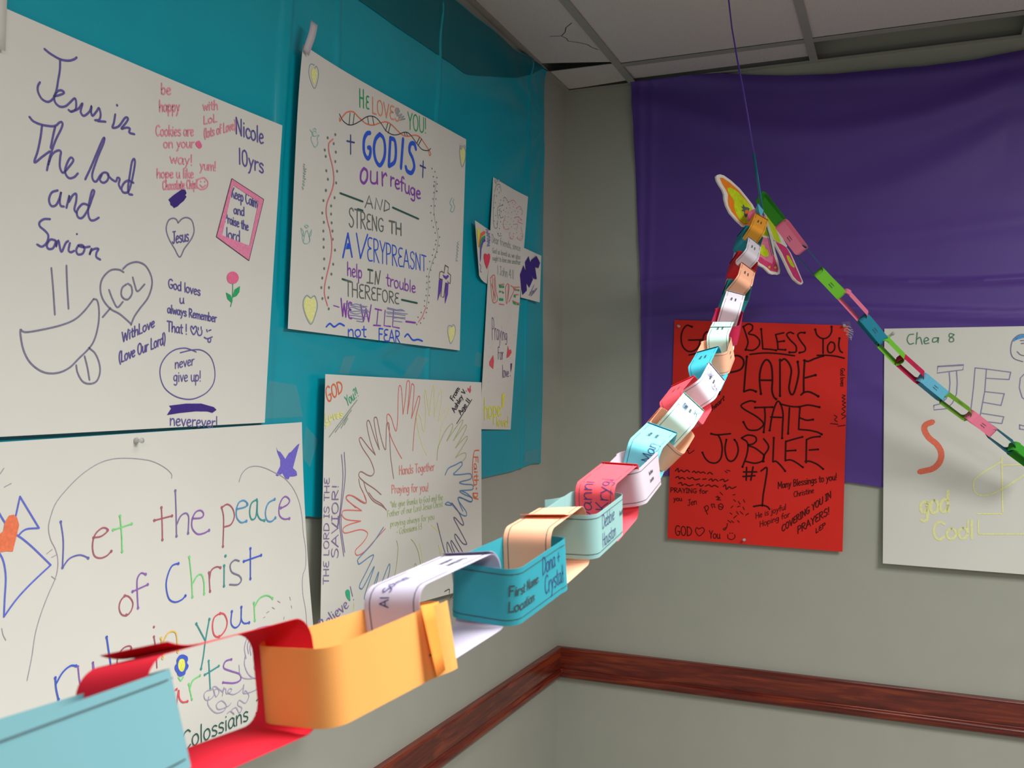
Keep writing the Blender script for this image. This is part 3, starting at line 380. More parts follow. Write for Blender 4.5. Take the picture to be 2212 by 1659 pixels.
 {'n': 'lettering', 'c': 'ink_royal', 'l': 'bold blue lettering', 's': [(9.2, 1, '290.1,448.7 278,443.7 267.6,430.5 265,413.9 268.5,398.8 281.7,390.7 291.6,400.1 292.9,416.1 283.3,414.5'), (9.4, 1, '331,457.1 313.4,440.6 307.4,418.1 314.8,396.7 333.1,388.3 350.9,408 354.7,432.8 347.1,452.1 331,457.1'), (9.6, 1, '377.1,460.7 372.2,396.6|377.1,460.7 396.2,460.5 402.7,438 397.8,412.6 373.6,396.5'), (9.8, 1, '434.5,473.8 427.1,405.6'), (10.0, 1, '495.4,467 487.2,477.4 469.6,471.5 465.2,454.2 481,440.7 489.4,422.6 477.2,405.9 457,404.9 449.2,412.9'), (4.8, 1, '188.6,162.8 207.1,215.3|207.1,215.3 223.8,169.1'), (3.9, 1, '240.4,221.2 257.4,171.5'), (4.0, 1, '257.4,171.5 285.3,226.9'), (3.7, 1, '130.1,14.8 143.4,22.3 159.1,17.2 178.6,25.4 196.7,22.6'), (4.3, 1, '452.2,18.9 467.3,26.2 490.6,14.3 516.9,17.4 539.4,15.2')], 'f': [(0, '199.6,181 205.5,195.2 215.8,195.4 220.1,185.4')], 't': [('ERYPREASNT', 3.0, 283.2, 170.0, 557.4, 185.4, -1.9, 52.3, -1.6, 35.8), ('not', 3.1, 208.1, 1.0, 284.5, 5.8, -1.0, 25.2, -0.9, 26.1), ('FEAR', 3.2, 333.1, 2.5, 432.4, 2.8, -0.9, 26.0, -0.8, 27.2)]},
 {'n': 'lettering', 'c': 'ink_purple3', 'l': 'purple lettering', 's': [(5.9, 1, '267.2,366 256.7,354.9 255,338.6 268,334 280.7,346.8 280.3,362.8 267.2,366'), (4.6, 1, '295.5,366.4 296,345.7 307.2,342.5 320.5,349 323.1,370.6'), (4.7, 1, '322.2,370.4 324.2,345.1|343.5,375.5 345.6,346.4|345.2,362.9 351.9,371.5 359.2,376.4 363,372.5'), (3.0, 0, '332.2,70.4 325.9,34.9|312.5,33.7 342.7,35.2|318.7,70.2 346.8,69.6'), (3.1, 0, '362,71.1 357.8,36.5 386.9,37.3|399.9,74.9 395.5,37.3 427.1,37.1'), (4.3, 1, '456.9,54.9 503.3,56'), (1.9, 0, '156.1,59.9 175.9,58.8')], 't': [('refuge', 4.2, 378.1, 353.7, 524.8, 352.7, -1.7, 35.6, -1.7, 30.2), ('help', 2.9, 204.7, 127.8, 265.3, 128.1, -1.1, 28.0, -1.0, 28.9), ('trouble', 3.1, 365.0, 127.0, 505.0, 126.3, -1.0, 29.5, -1.0, 26.3), ('WE', 3.8, 183.1, 41.7, 227.0, 39.2, -1.4, 35.7, -1.2, 33.2), ('W', 3.5, 258.4, 36.9, 305.8, 40.1, -1.3, 35.9, -1.2, 36.7)]},
 {'n': 'lettering', 'c': 'ink_darkgreen', 'l': 'dark green lettering', 's': [(3.9, 0, '174.9,292.4 264.5,293.7|243.6,273.6 264.9,274.5'), (4.3, 0, '391.2,306.9 514.2,304.4|436.3,103 511.6,103.4'), (3.8, 0, '186.7,117.7 221.4,116.3'), (4.0, 0, '287.8,151.7 307.2,152.1')]},
 {'n': 'lettering', 'c': 'ink_charcoal', 'l': 'charcoal lettering', 's': [(2.6, 0, '273.4,283 290.2,311.8 304.8,287.8|279.7,293.5 301.6,296.4|315.1,288 319.1,313.3 337.7,290.2 346.4,314.8'), (2.7, 0, '353.8,292.2 357.9,316.8 376.8,311.2 377.1,300.5 353.8,291.1'), (3.0, 0, '296.6,151.8 295.7,124.1|283.9,123 309,124.6|317.9,123.4 320.6,151.7|320.6,151.7 331.4,125.8'), (3.1, 0, '331.4,125.8 340.1,156')], 't': [('STRENG', 2.7, 208.9, 230.0, 354.8, 244.6, -1.6, 40.7, -1.1, 28.2), ('TH', 4.1, 375.8, 246.9, 436.3, 251.0, -1.1, 26.6, -1.2, 27.2), ('THEREFORE', 2.7, 198.3, 84.8, 426.5, 91.7, -1.2, 31.7, -0.8, 24.2)]},
 {'n': 'scribble', 'c': 'ink_bluegrey', 'l': 'scribbled-out lines', 's': [(1.5, 1, '193.8,66.1 209.9,71.1 226.4,69.6 243,72.5 268.4,70.7 285.6,71.4|218.2,67.6 234.8,67.1 260,67.5 281.3,69.8|206.1,58.6 226.5,64.1 251.6,62.2 290.1,63.8|210.3,54.6 235,56 264.3,60.1 294.5,60.8|218.5,52.2 243.4,51.3 268.6,57.1 290.2,54.7|214.5,46.2 239.3,47.5 268.8,48.1 285.9,50.8|227,41.9 252,41.5 277.4,43.9|243.7,36.7 269,36.8'), (1.6, 1, '371.3,78 395,78 414.4,77.6 434.1,80.3 451.6,78.2|371.3,75.6 404.7,75.4 444.1,78.2|366.7,68 395.1,69.7 424.3,71.3 464.3,72.8|371.5,64.9 409.7,67.5 454.2,68.6|366.9,58.6 400.1,60.5 429.3,60.9 454.3,63.7|395.3,56.5 419.5,60 454.3,60.3|400.2,50.9 439.4,52.1')]},
 {'n': 'border_line', 'c': 'ink_redsoft', 's': [(3.4, 1, '145.2,395.5 130.5,382.5 131,367.6 137.3,354.2 145.7,339.1 151,318.8 148.7,301 139.2,282'), (3.1, 1, '139.2,282.5 126.1,259.4 124.6,240 130.8,224.1 139,208.6 145.3,190.4 145.8,169 140.4,146.8 129.5,117.5 122.3,95.4 122.8,76.4 133.6,57.5'), (2.7, 1, '556.3,98.5 537.7,73.6 519.1,59.2')]},
 {'n': 'dotted_border', 'c': 'ink_darkgreygreen', 'd': [(5.9, '121.5,286.1 113.6,264.2 110,238.8 116.2,221.4 114.7,203.8 116.3,187.5 116.6,171.8 119.1,148.9 119.6,129.9 113.2,110.1 110.3,90.7 114.6,69.6 137.8,94.2 135.6,73.7 138,51.6 115.4,365.7 119.6,354 122.4,326 128.7,310.4 122.3,286.6 125.4,392.8'), (6.0, '154.4,278.7 141.8,259.4 142.1,243 144.5,225.7 148,209.8 149.2,193.2 158.3,172.8 152.3,143.2 146.1,122.4 153.6,407.1 148.2,387.2 156.7,372.2 155.3,352.7 162.6,334.6 159.6,310'), (4.1, '589.2,400.6 603.6,390.6 589.8,383.7 584.9,367 600.4,370.2 577.3,348.5 596.6,352.4 575.2,331.1 591.8,330.5 581.3,312.8 606.4,313.6 590.1,298.8 616.5,299.1 600,286.2 624,279.8 605.1,268.7 621.3,258.2 602.6,257.8 611.6,240.8 594.6,244.7 603.5,226.5 586.7,229.1 591.1,210.2 573.3,211.5 579.3,191.6 573.3,162.3 574.7,148.2 577.6,440.1 593.3,436 585.6,421.9 603.9,424 591.6,410.7 605.7,408.6 589.3,398.4 605.3,390.1'), (4.0, '562.8,191.8 571.4,173.7 558.8,173.3 559.1,157.9 558.3,142.3 572.3,128.5 555.9,126.6 569.9,111.5 549,113 561.9,96.5 548.1,100.2 558.2,85.8 532.2,83.2 545.8,70.5 516.3,70.3 529.8,57.6'), (3.9, '510.2,52.9')]},
 {'n': 'thin_line', 'c': 'ink_greyteal', 's': [(1.2, 1, '599.8,414.8 595.3,387.5 590.6,363 594.8,324.5 609.9,293.2 616.3,270.6 606,237.3 584.4,207.9 568.6,174.6 566.6,138.2 559,101.3')]},
 {'n': 'angel_drawing', 'c': 'ink_tealpale', 's': [(1.4, 1, '36.2,195 45.4,189.6 41.3,178.7 45.9,169.3 56.9,168.7 66.9,174.9 65.5,187 72.6,197.6|56.1,194.6 49.1,184.1 45.9,171.3|58,194.9 63.7,186.7 67.7,176.1|36.2,195 40.1,184.6 47.4,181.8|72.6,198.6 71,188 64.5,182.7|48.7,201.4 54,204.5 61.4,203.2 55.3,199.1 48.7,200.8|60.8,390.6 72.4,385.5 65.2,375.3 73.2,365 80.9,362.4 90.1,371.6 87.8,381.4 93.2,389.2 76.3,382.5 68.5,386.5 79.6,393.8 83.6,390.7|72,393.7 77.5,398.4 83.3,397.3'), (1.9, 1, '687.8,391.3 676.4,375.4 688.6,369.8 680.1,357.2 695.1,357.5 703.6,372.8 694.1,381.8 699.8,391.1')]},
 {'n': 'side_note', 'c': 'ink_greyteal', 's': [(1.1, 1, '41.4,319.7 45.8,318.7 40.1,315.2 45.2,314.1 41,310.4 51.9,312 41.8,307.5 49.9,306.4 40.5,302.1 48.6,301 40,296.9 45.8,295.8 40.9,292 50.4,292.1 39.6,286.6 46.2,285 39,280.3 45.6,279.4 37.8,273.9 42.9,272 38,268.9'), (1.4, 1, '731.3,287.3 722.3,281.7 729.8,278.8 719.5,273 728.8,270.4 719.2,264.7 729.1,262.7 718.2,257.2 726.9,253.6 717.3,249.3 726,245.2 716.3,241 723.9,235.3 715.3,234.8')]},
 {'n': 'cross_drawing', 'c': 'ink_purpledark', 'l': 'purple draped cross', 'f': [(0, '623.7,174.1 639.7,176.7 634.1,146.3 616.3,120 619.8,144.6'), (0, '660.9,171.4 675.1,170.6 672.3,142.8 656.9,116.4 657.4,149.1'), (0, '642.9,189.4 659.3,186.8 672.1,192.5 677,188.6 662.4,179.2 648.9,183.2')]},
 {'n': 'cross_outline', 'c': 'ink_brownblack', 's': [(2.3, 0, '655.6,214.4 673.9,211.6 670.8,197.7 687.6,193.3 684.6,171.8 672.7,173 671.4,176.3|655.6,214.4 650.3,193.6 638.6,196.7 627.2,193 623.6,176.7 640.9,176.3|640.9,176.3 634.4,133.1 650.1,132.7 659.7,170.8')]},
]),
'P4': dict(wall='L', box=(-1.4741, -0.687, 1.1707, 1.7213), corners=[(-1.4653, 1.7147), (-0.7047, 1.7213), (-0.687, 1.1707), (-1.474, 1.2135)], lift=(0.022, 0.012, 0, 0.006, 0, 0), marks=[
 {'n': 'hand_outline', 'c': 'ink_brown', 's': [(2.5, 1, '302.5,319.6 294.1,347.2 287.6,373.5 282.8,413.6 280.3,439.6 274.2,445.6 268.4,439.7 267.2,404 265.6,386.2 255.6,394.5 239.3,424.4 227,453.8 219.1,457.8 213.4,452 223.8,420.8 238.1,387.2'), (2.4, 1, '238.1,387.2 220.2,409.2 200.2,440.5 190.3,451.2 182.7,446.5 188.9,425.3 204.9,396.1 220.8,376.2|220.8,376.2 189.6,394.7 166.3,410.6 156.7,415.6 151.1,410.1 166.7,391.7 197.7,367.6 213.5,347.5 215.6,337.7 204.1,331.7 186.7,334.7 167.5,341.5 156.1,343.1 150.5,337.8 156.3,330 183.1,316.8 218,302.8 247.3,287.9|171.6,321.4 183.3,301.6 210.5,278.3 249.5,263.2 269.3,253.7|193.6,296.5 216.3,280.3 249.5,267.1 270.5,251.6'), (2.3, 1, '150.6,328.5 156.5,313 181.6,284.6 179.1,275.3 160.8,279.8 130.5,292.7 108.1,298.2 99,291.7 138.3,269.7')]},
 {'n': 'hand_outline', 'c': 'ink_brickred', 's': [(2.3, 1, '338.8,363.2 324,376.1 301.2,399.1 288.8,413.4 278.5,431.6 270.2,449.6 269.8,461.5 277.7,464.5 289.8,455.5 302.4,435.3 312.7,427 318.1,453.3 318.6,504.1 321.9,526.5 328,529.8 334.6,518.7 339.9,483.9 342.6,464.5|127.5,276.1 163.6,260.8|163.6,260.8 96.1,268.4 82.6,264.9 84.7,257 104.3,248.1 159.8,239.2|159.8,239.2 112.2,237.5 88.9,233.4 87.1,225.9 100.7,221.4 156,221.7 184.2,214.4 188.4,205.9 168.3,192.3 140.5,182.1 138.6,174.4 148.6,169.1 176.5,173.2 217,190.2 266.5,211.2|103.5,297.8 99.7,290.3 127.5,276.1|103.5,297.8 127.2,294.8 167.4,279.5 181.6,275.2 181.5,281.3 167.1,302.6'), (2.4, 1, '342.6,464.5 351.9,498.5 356.9,533.7 362.9,542.1 371.6,536.2 368.5,504.9 362.7,465.5|362.7,465.5 373,498.7 380.3,532.2 386.6,534.9 393.4,526.3 388.5,484.3 383,455|383,455 397.4,478.1 411.8,503.5 420.4,506.8 420.9,495.2 406.6,463.4 396.9,425.6 391.6,378.7')]},
 {'n': 'hand_outline', 'c': 'ink_paleyellow2', 's': [(1.8, 1, '463.2,365.3 444.6,382.1 421.3,416.7 406.9,454.9 415.3,465.5 429,452.7 438.7,429.2 447.9,424.8 453.4,463.3 445,506.2 448.8,523.4 456.3,506.3 471.7,461.1|471.7,461.1 477.3,495.8 489.5,537 495.4,507 497.3,458.9|497.3,458.9 510.3,489.6 527.8,525.2 535.8,507.6 519,447.8|519,447.8 544.8,465.4 573.6,483.5 574,472.2 536.4,432.1 523.7,379.4|485.4,195.7 510.6,183.7 525.9,170.4|427,157.3 436.5,138.1 443.6,101.2 433.8,69 455.6,88.1 465.5,97.9 460.4,76 490.2,87.3 515.6,103.1 511.4,74.9|526,140.1 536.3,115.4 557,84.2|567.7,108.6 541.5,124 526,140.1')]},
 {'n': 'hand_outline', 'c': 'ink_olive', 's': [(2.3, 1, '514.9,351.1 518.9,379.5 537.4,403.3 565.8,427.3 595.3,440.4 595.8,426.8 566.9,397'), (2.4, 1, '566.9,397 601.1,419.9 649.1,448 654.6,442.2 604.5,397.1|604.5,397.1 637.2,417 673.5,436.2 673.9,423.3 617.8,378.4|617.8,378.4 653.7,395.8 682.6,406.7 680.3,395.1 618.6,353.2|618.6,353.2 649.5,361.2 676,362.5 676.4,350.8 650.2,338'), (1.9, 1, '279.3,56.5 300.4,73.8 330.7,92.3 331.6,79.3 321.9,57.4|321.9,57.4 348.3,72.2 357.3,79.3 361.7,61.2|361.7,61.2 375.4,76.4 380,80 384.4,57.4|279.3,56.5 291.9,71.1 315.6,120.3 323,162 316.4,178.8'), (2.0, 1, '384.4,57.4 403,67.4 400.9,107.5 410.3,110.6 424.3,75 433.8,71.3 436.3,91 422.2,135.6 403.4,160.3 384.8,173.6')]},
 {'n': 'hand_outline', 'c': 'ink_bluehand', 's': [(3.1, 1, '559.4,312.2 578.9,327.9 619.2,334.9 650.2,340.3 655.7,332 624.8,318.6 607,310.5 651.1,307.9 699.2,307.4 713,301.9 707.8,292.7 651.5,289.4 643.7,286.4 672.9,281 716.4,276.8 724.9,270.3 716.7,263.8 652.1,266.2 646.9,263.2 678.9,252.6 717.2,242.4 717.4,232.9 701,233.2 652.5,247.7 636.7,249 642.2,234.8 663.7,212|593.6,239.1 626.5,219.3 654.5,204.4 682.9,197.9 682.7,209 642.8,237.3 634.2,249 659.4,245.7 711.2,232.6 719.8,239.5 687.6,255.8 653.4,265.8'), (3.0, 1, '561.7,239.5 577.5,242.9 599,233.8 572.3,236.2 561.7,239.5'), (2.6, 1, '258.2,215.2 208.8,185.1 152.6,162.6 148.7,155.2 156.7,150.1 200.9,159.7 215.1,157.7 184.9,129.8 157,106.3 159.1,98.1 173,99.6 217.3,135 205.1,116.5 177.1,78.9 185.2,68.4 197.3,71.3 235.8,119.8 229.7,102.3 207.4,69.4 213.5,60.2 225.7,64.1 279.3,127.8 285.6,118.4 273.1,88.9 283.5,71.5 291.9,81.6')]},
 {'n': 'hand_outline', 'c': 'ink_darkviolet', 's': [(3.1, 1, '598.9,238.7 620.9,224.6 643.2,207.9 668.9,178.3 654.8,178.6 621.3,197.9 610.3,199.1 632.5,177.3 683.6,129.7 683.7,123.5 660.8,130.1 621.6,156.8 619,147.4 655.2,113.6 672.3,94.1 660.9,93.3 599.9,142.5 599.9,130.5 632.9,92.3 632.8,82.6'), (3.0, 1, '627.3,83.4 578.4,140.4 573.1,129.2 589.1,93.8 583.7,89.8 567.7,108.6 541.5,152.1 518.1,196.8')]},
 {'n': 'lettering', 'c': 'ink_orangered2', 'l': 'orange lettering', 's': [(3.2, 1, '758.7,366.5 741.7,367.1 727.9,362.9 719.4,332.3 720.3,296.7 727.3,284.4 730.4,272.3|722.5,253.8 728.3,241.5 757.6,235.3')], 'd': [(7.5, '745.7,264.5')], 't': [('GOD', 3.3, 16.7, 486.1, 81.3, 513.1, -12.3, 31.0, -7.7, 19.5), ('Faith', 3.2, 725.4, 353.4, 732.1, 272.1, 27.0, -1.1, 27.0, -1.9), ('D', 3.0, 726.9, 255.9, 728.3, 241.5, 25.8, -2.0, 25.8, -2.1)]},
 {'n': 'heart_drawing', 'c': 'ink_red2', 'f': [(0, '701.9,541.1 699.5,534 703.6,526.9 697.3,520.2 685,526.1 679.3,532.3 685.8,533.6 692.5,529.5 695.5,537.4')]},
 {'n': 'lettering', 'c': 'ink_tealgreen', 'l': 'green lettering', 'f': [(1, '97.6,102.6 106.1,105.3 114.7,100.3 116.3,89.9 116.4,79.8 102.4,90.1')], 't': [('You?!', 2.3, 97.7, 480.4, 145.8, 504.1, -12.2, 19.2, -11.4, 17.7)]},
 {'n': 'lettering', 'c': 'ink_greygreen', 'l': 'grey underlines', 's': [(1.9, 0, '26.3,419.8 139.7,494.7|50.6,429 115.8,473.1|74.1,436.7 104.8,465.7|86.8,442.9 101.3,456.5')]},
 {'n': 'lettering', 'c': 'ink_yellowpale', 'l': 'pale yellow lettering', 's': [(3.7, 1, '8.9,443.9 32,448 21.4,445.5 12.6,438.6'), (1.9, 1, '131.7,73.4 131.8,63.6 122.1,51.9 99,43 95.9,47.5|102.8,46.1 106.7,41')], 't': [('Loves', 3.6, 7.7, 450.0, 80.9, 459.3, -0.7, 15.8, -0.7, 16.4)]},
 {'n': 'lettering', 'c': 'ink_black', 'l': 'black lettering', 's': [(2.4, 0, '620.8,440.2 709,503.3'), (2.3, 1, '557.5,22.5 584.2,23.6 584.1,13.2'), (2.4, 1, '610.3,23.5 620.1,11.7 632.4,23.4 639,12.6 654.9,20.8|588.2,1.1 610.1,6.7 660.4,5.2|601.8,-1.4 632.2,2.9')], 't': [('From:', 2.8, 598.1, 497.3, 636.8, 531.2, -19.9, 7.5, -19.0, 6.8), ('Ashley V.', 2.8, 606.9, 467.7, 675.3, 526.3, -19.3, 7.5, -18.8, 6.7), ('Age 11', 2.9, 643.3, 461.9, 700.8, 500.9, -19.0, 7.3, -19.9, 7.2)]},
 {'n': 'lettering', 'c': 'ink_red3', 'l': 'red handwriting', 't': [('Hands Together', 2.1, 325.7, 326.3, 502.2, 327.2, -0.8, 21.3, -0.9, 19.7), ('Praying for you!', 2.1, 292.0, 287.3, 471.8, 278.7, -0.6, 18.4, -0.7, 19.9)]},
 {'n': 'lettering', 'c': 'ink_oliveghost', 'l': 'pale green handwriting', 't': [('"We give thanks to God and the', 1.7, 287.3, 255.7, 548.4, 251.3, -0.4, 13.6, -0.6, 15.1), ('Father of our Lord Jesus Christ', 1.6, 273.9, 236.6, 548.7, 234.8, -0.4, 13.5, -0.5, 15.1), ('praying always for you', 1.7, 287.6, 213.4, 502.8, 207.7, -0.3, 13.6, -0.4, 14.8), ('- Colossians 1:3', 1.7, 315.5, 192.4, 438.9, 191.3, -0.3, 13.7, -0.4, 14.5)]},
 {'n': 'lettering', 'c': 'ink_purplegrey', 'l': 'violet lettering', 's': [(1.9, 1, '88,387.2 92.7,335.9 77.4,272 65.2,238.9|77.1,383.1 83.5,336.5 73.7,272.4 62.4,239.3|71.1,262.2 73.5,233.3 89.7,175.5|77.6,261.5 79.2,232.6 93.5,182.7|116.9,109.7 126.5,87.7')], 'd': [(2.9, '130.9,79.9')], 't': [('THE LORD IS THE', 1.8, 30.3, 128.0, 29.0, 339.9, -21.8, 3.8, -20.2, 1.3), ('SAVIOR!', 2.2, 67.3, 173.5, 64.7, 323.6, -27.8, 4.1, -24.3, 1.8), ('Believe', 2.4, 8.9, 41.5, 114.2, 69.9, -22.1, 21.7, -21.2, 20.2)]},
]),
'PX': dict(wall='L', box=(-0.7013, -0.3804, 1.5893, 2.3011), corners=[(-0.6267, 2.3011), (-0.3805, 2.2975), (-0.4736, 1.5893), (-0.7013, 1.5943)], lift=(0.014, 0.004, 0.006, 0.0, 0, 0), marks=[
 {'n': 'dot_pattern', 'c': 'ink_darkteal', 's': [(1.3, 1, '83.9,672.4 98.5,693.5 122.3,701.2 132,682.9|84.2,665.4 76.1,628.1 80.8,581.7 93.6,571 108.8,577.4 109.3,596.6|113.9,602.3 107.4,615.4 112.8,635.6 148.5,647.7|124.9,633.2 128.8,609.9 143.9,610.4|110.5,561 118.7,554 139.8,557.7|147.7,666.9 159.5,673.1 171.7,669.5 187.3,663')], 'd': [(4.0, '116.6,692.8 118.4,677.5 129.9,658.4 150.9,661.5 124.4,646.4 142.4,647.7 152,633.8 119.1,627.3 134.2,626.7 119.6,613 146.8,613.4 132.3,596.2 150.7,592.3 124,575.4 115.4,559.4 133.6,562.6 172.9,644.1'), (3.9, '104.9,684.2 84.3,661.8 99.6,663.9 91.2,643.1 82.4,627 95.5,607.1 83.7,589.3 105.5,585.1')]},
 {'n': 'dot_pattern', 'c': 'ink_brickred', 's': [(1.4, 1, '178.2,661.1 220.3,677.2 241.4,671.6|244.8,659.8 267.6,668 285,655 279.7,646.4|228.6,626.6 257.5,634.6 283.2,629.3|252.3,619.9 286.4,618.5|223.5,605.8 252.7,611.1 247.7,592.7|275.6,607.7 284.5,594.1 290.5,582.5 277.2,567.6 248.7,570.3|194.2,575.8 200.9,562.2 219.4,561.6 225,571.3'), (1.3, 1, '161.9,616.3 150.7,592.3 163.3,581.3 193.7,586.8')], 'd': [(3.5, '190.6,657.5 214.6,668.6 197,650.2 167.3,632 185.5,633.1 209.8,639.1 161.8,618.7 186.1,621 207.6,620.2 162.3,606.7 180.6,605.2 199.2,601.3 168.8,595.7 157,586.2 187.6,586.9 211.8,596.2 200.3,576.9 207.1,563.3'), (3.6, '229.8,665.5 221.2,657.5 244.9,657.3 267.9,659.3 233.6,647.5 254,649 279.7,646.4 245.7,639.9 257.5,634.6 274.8,629 234.5,627.8 223,615.7 257.9,624.6 235.9,595.6 224.7,578.7 248,585.3 276.4,587.7 282.2,581.1 225,571.3 254.3,573.8 271.4,572.9')]},
 {'n': 'lettering', 'c': 'ink_greygreen', 'l': 'grey-green handwriting', 't': [('Dear friends, since', 1.7, 68.1, 526.3, 277.4, 535.3, -1.4, 23.3, -1.1, 17.5), ('God so loved us, we also', 1.6, 74.1, 498.3, 276.7, 510.0, -0.8, 14.0, -0.9, 15.0), ('ought to love one another', 1.6, 76.0, 477.4, 279.0, 494.1, -0.8, 14.0, -0.9, 15.0), ('1 John 4:11', 2.1, 111.9, 442.9, 236.4, 445.0, -1.4, 24.9, -1.7, 25.9)]},
 {'n': 'rainbow_drawing', 'c': 'ink_yellow', 'f': [(0, '-50,543.2 -26.4,547.6 -22.2,530.2 -31.7,514.8 -34.2,496.3 -41.8,513.1')]},
 {'n': 'rainbow_drawing', 'c': 'ink_orangered', 'f': [(0, '4,546.8 19.2,548 15.5,540.4 -8.8,530.3 -21.7,516.6 -27.5,497.4 -34.2,496.3 -31.7,514.8 -22.4,534.7')]},
 {'n': 'rainbow_drawing', 'c': 'ink_green', 'f': [(0, '15.7,537 19.9,530.8 -1.8,522.4 -14.5,506.4 -20.4,489.5 -24.2,497.9 -21.6,514.3 -6.7,528.4')]},
 {'n': 'rainbow_drawing', 'c': 'ink_purpledark', 'f': [(0, '15.9,529.6 20.2,521.6 1.9,513.8 -11.9,493.2 -14.8,467.6 -19.6,455.4 -21.7,487 -14.5,506.4 -1.7,521.9')]},
 {'n': 'cloud_drawing', 'c': 'ink_bluegrey', 's': [(2.3, 1, '20.3,554 43.3,555.9 23.9,545.4 53.3,548.4 27.5,539.1 56.8,539.6 31.1,530.4 57.1,530.3 31.3,523.5 54.1,522.7 34.9,514.8 54.3,515.7 31.8,509.6|27,552.9 53.6,536.7 41.4,515.9|-22.1,452.8 -11.8,445.2 -18,435.2 -7.9,432.1')]},
 {'n': 'heart_drawing', 'c': 'ink_crimson', 'f': [(0, '32.7,485.4 22.7,488.2 11,484.9 7.5,473.3 18.6,458.9 34.1,446.1 49.6,465.9 57.4,481.1 55.2,491.3 42.3,490.9')]},
 {'n': 'lettering', 'c': 'ink_indigo', 'l': 'bold violet lettering', 'f': [(0, '296.6,495.1 286.2,480.5 274.7,463.8 282.6,432 294.6,405.1 320.8,421.3 318.4,444 336.1,432.1 356.9,459.1 347.5,479.1 359.8,463.4 381.2,463.4 369,500.8 392.5,499.7 404.9,517.7 391.6,526.2 376.7,535.7 348.8,520 339.8,509.7 328.7,527.3 307,506.3 312.3,478.5')]},
 {'n': 'scribble', 'c': 'ink_greyviolet', 's': [(2.0, 1, '336.9,407.8 366.5,444.8|344.7,407.4 381.9,436.2 372.2,424.7 349.8,409.3|341.8,418.6 362,426.1|336.9,410.4 377,431.7')]},
 {'n': 'lettering', 'c': 'ink_brickred', 'l': 'striped block lettering', 's': [(2.6, 1, '60.6,425.3 91.8,436.6 103.6,395.4 116.6,370.7 79.8,361.9 60.6,425.3|76.3,429.8 87.8,365.1|70.6,410.2 96.8,375.6|88.9,429.1 100.1,368.9'), (2.7, 1, '172.9,413.5 188,425.2 200.8,417 184,366 172.9,413.5|194.4,421.1 189.9,376.5|213.1,423.4 237.7,414.1 199.4,372.6|123.3,414.6 163.3,420.8|128,360 164.1,361.5|127,393.5 151.6,398.8'), (2.8, 1, '231.5,420.8 274.5,426|238.3,399.2 267.1,402.5|227.1,380.6 279.4,374.9|231.7,415.8 266.6,415')]},
 {'n': 'lettering', 'c': 'ink_green', 'l': 'green stripes', 'f': [(0, '126.3,414.5 144.8,415.8 143.8,407.5 126.6,406.6'), (0, '147.9,415.3 163.4,416 161.2,409.6 148.2,408.5'), (0, '126.8,398.2 139.2,398.5 136.9,393.4 127,393.5'), (0, '150.3,398.6 162.8,397.7 158,392.3 149.3,393.7'), (0, '127.5,376.7 158.5,379 157.5,371.7 127.7,369.6'), (0, '238.7,419.2 255.1,417.4 252.4,412.1 238.9,413'), (0, '257.9,418.5 274.8,418.5 271.2,413 258.1,412.7'), (0, '235.4,398.9 250,399.3 248,391.6 234.5,391.8'), (0, '227.2,378.1 245.1,377.6 257,370.1 233.5,371.3'), (0, '253.8,378.5 270.8,379.1 272.8,371.7 259.9,370.4')]},
 {'n': 'lettering', 'c': 'ink_plum', 'l': 'violet handwriting', 'd': [(3.5, '219,158.5')], 'f': [(0, '217.8,193.9 231.2,196 227.3,179.5 220.3,167.4')], 't': [('Praying', 1.9, 77.1, 253.8, 192.6, 260.1, -3.9, 63.1, -1.9, 32.1), ('For', 2.2, 123.0, 201.6, 165.5, 202.9, -2.0, 34.8, -2.0, 35.3), ('love', 2.3, 156.6, 150.4, 207.7, 155.1, -2.1, 37.5, -1.4, 23.5)]},
 {'n': 'heart_drawing', 'c': 'ink_red2', 'f': [(0, '196.9,245.7 188.2,208.5 205.7,213 225.7,226.8 220.1,236.3 205.1,232.4'), (0, '88.2,211.6 62.3,191.9 61.2,182 89.6,172.6 94.7,195')]},
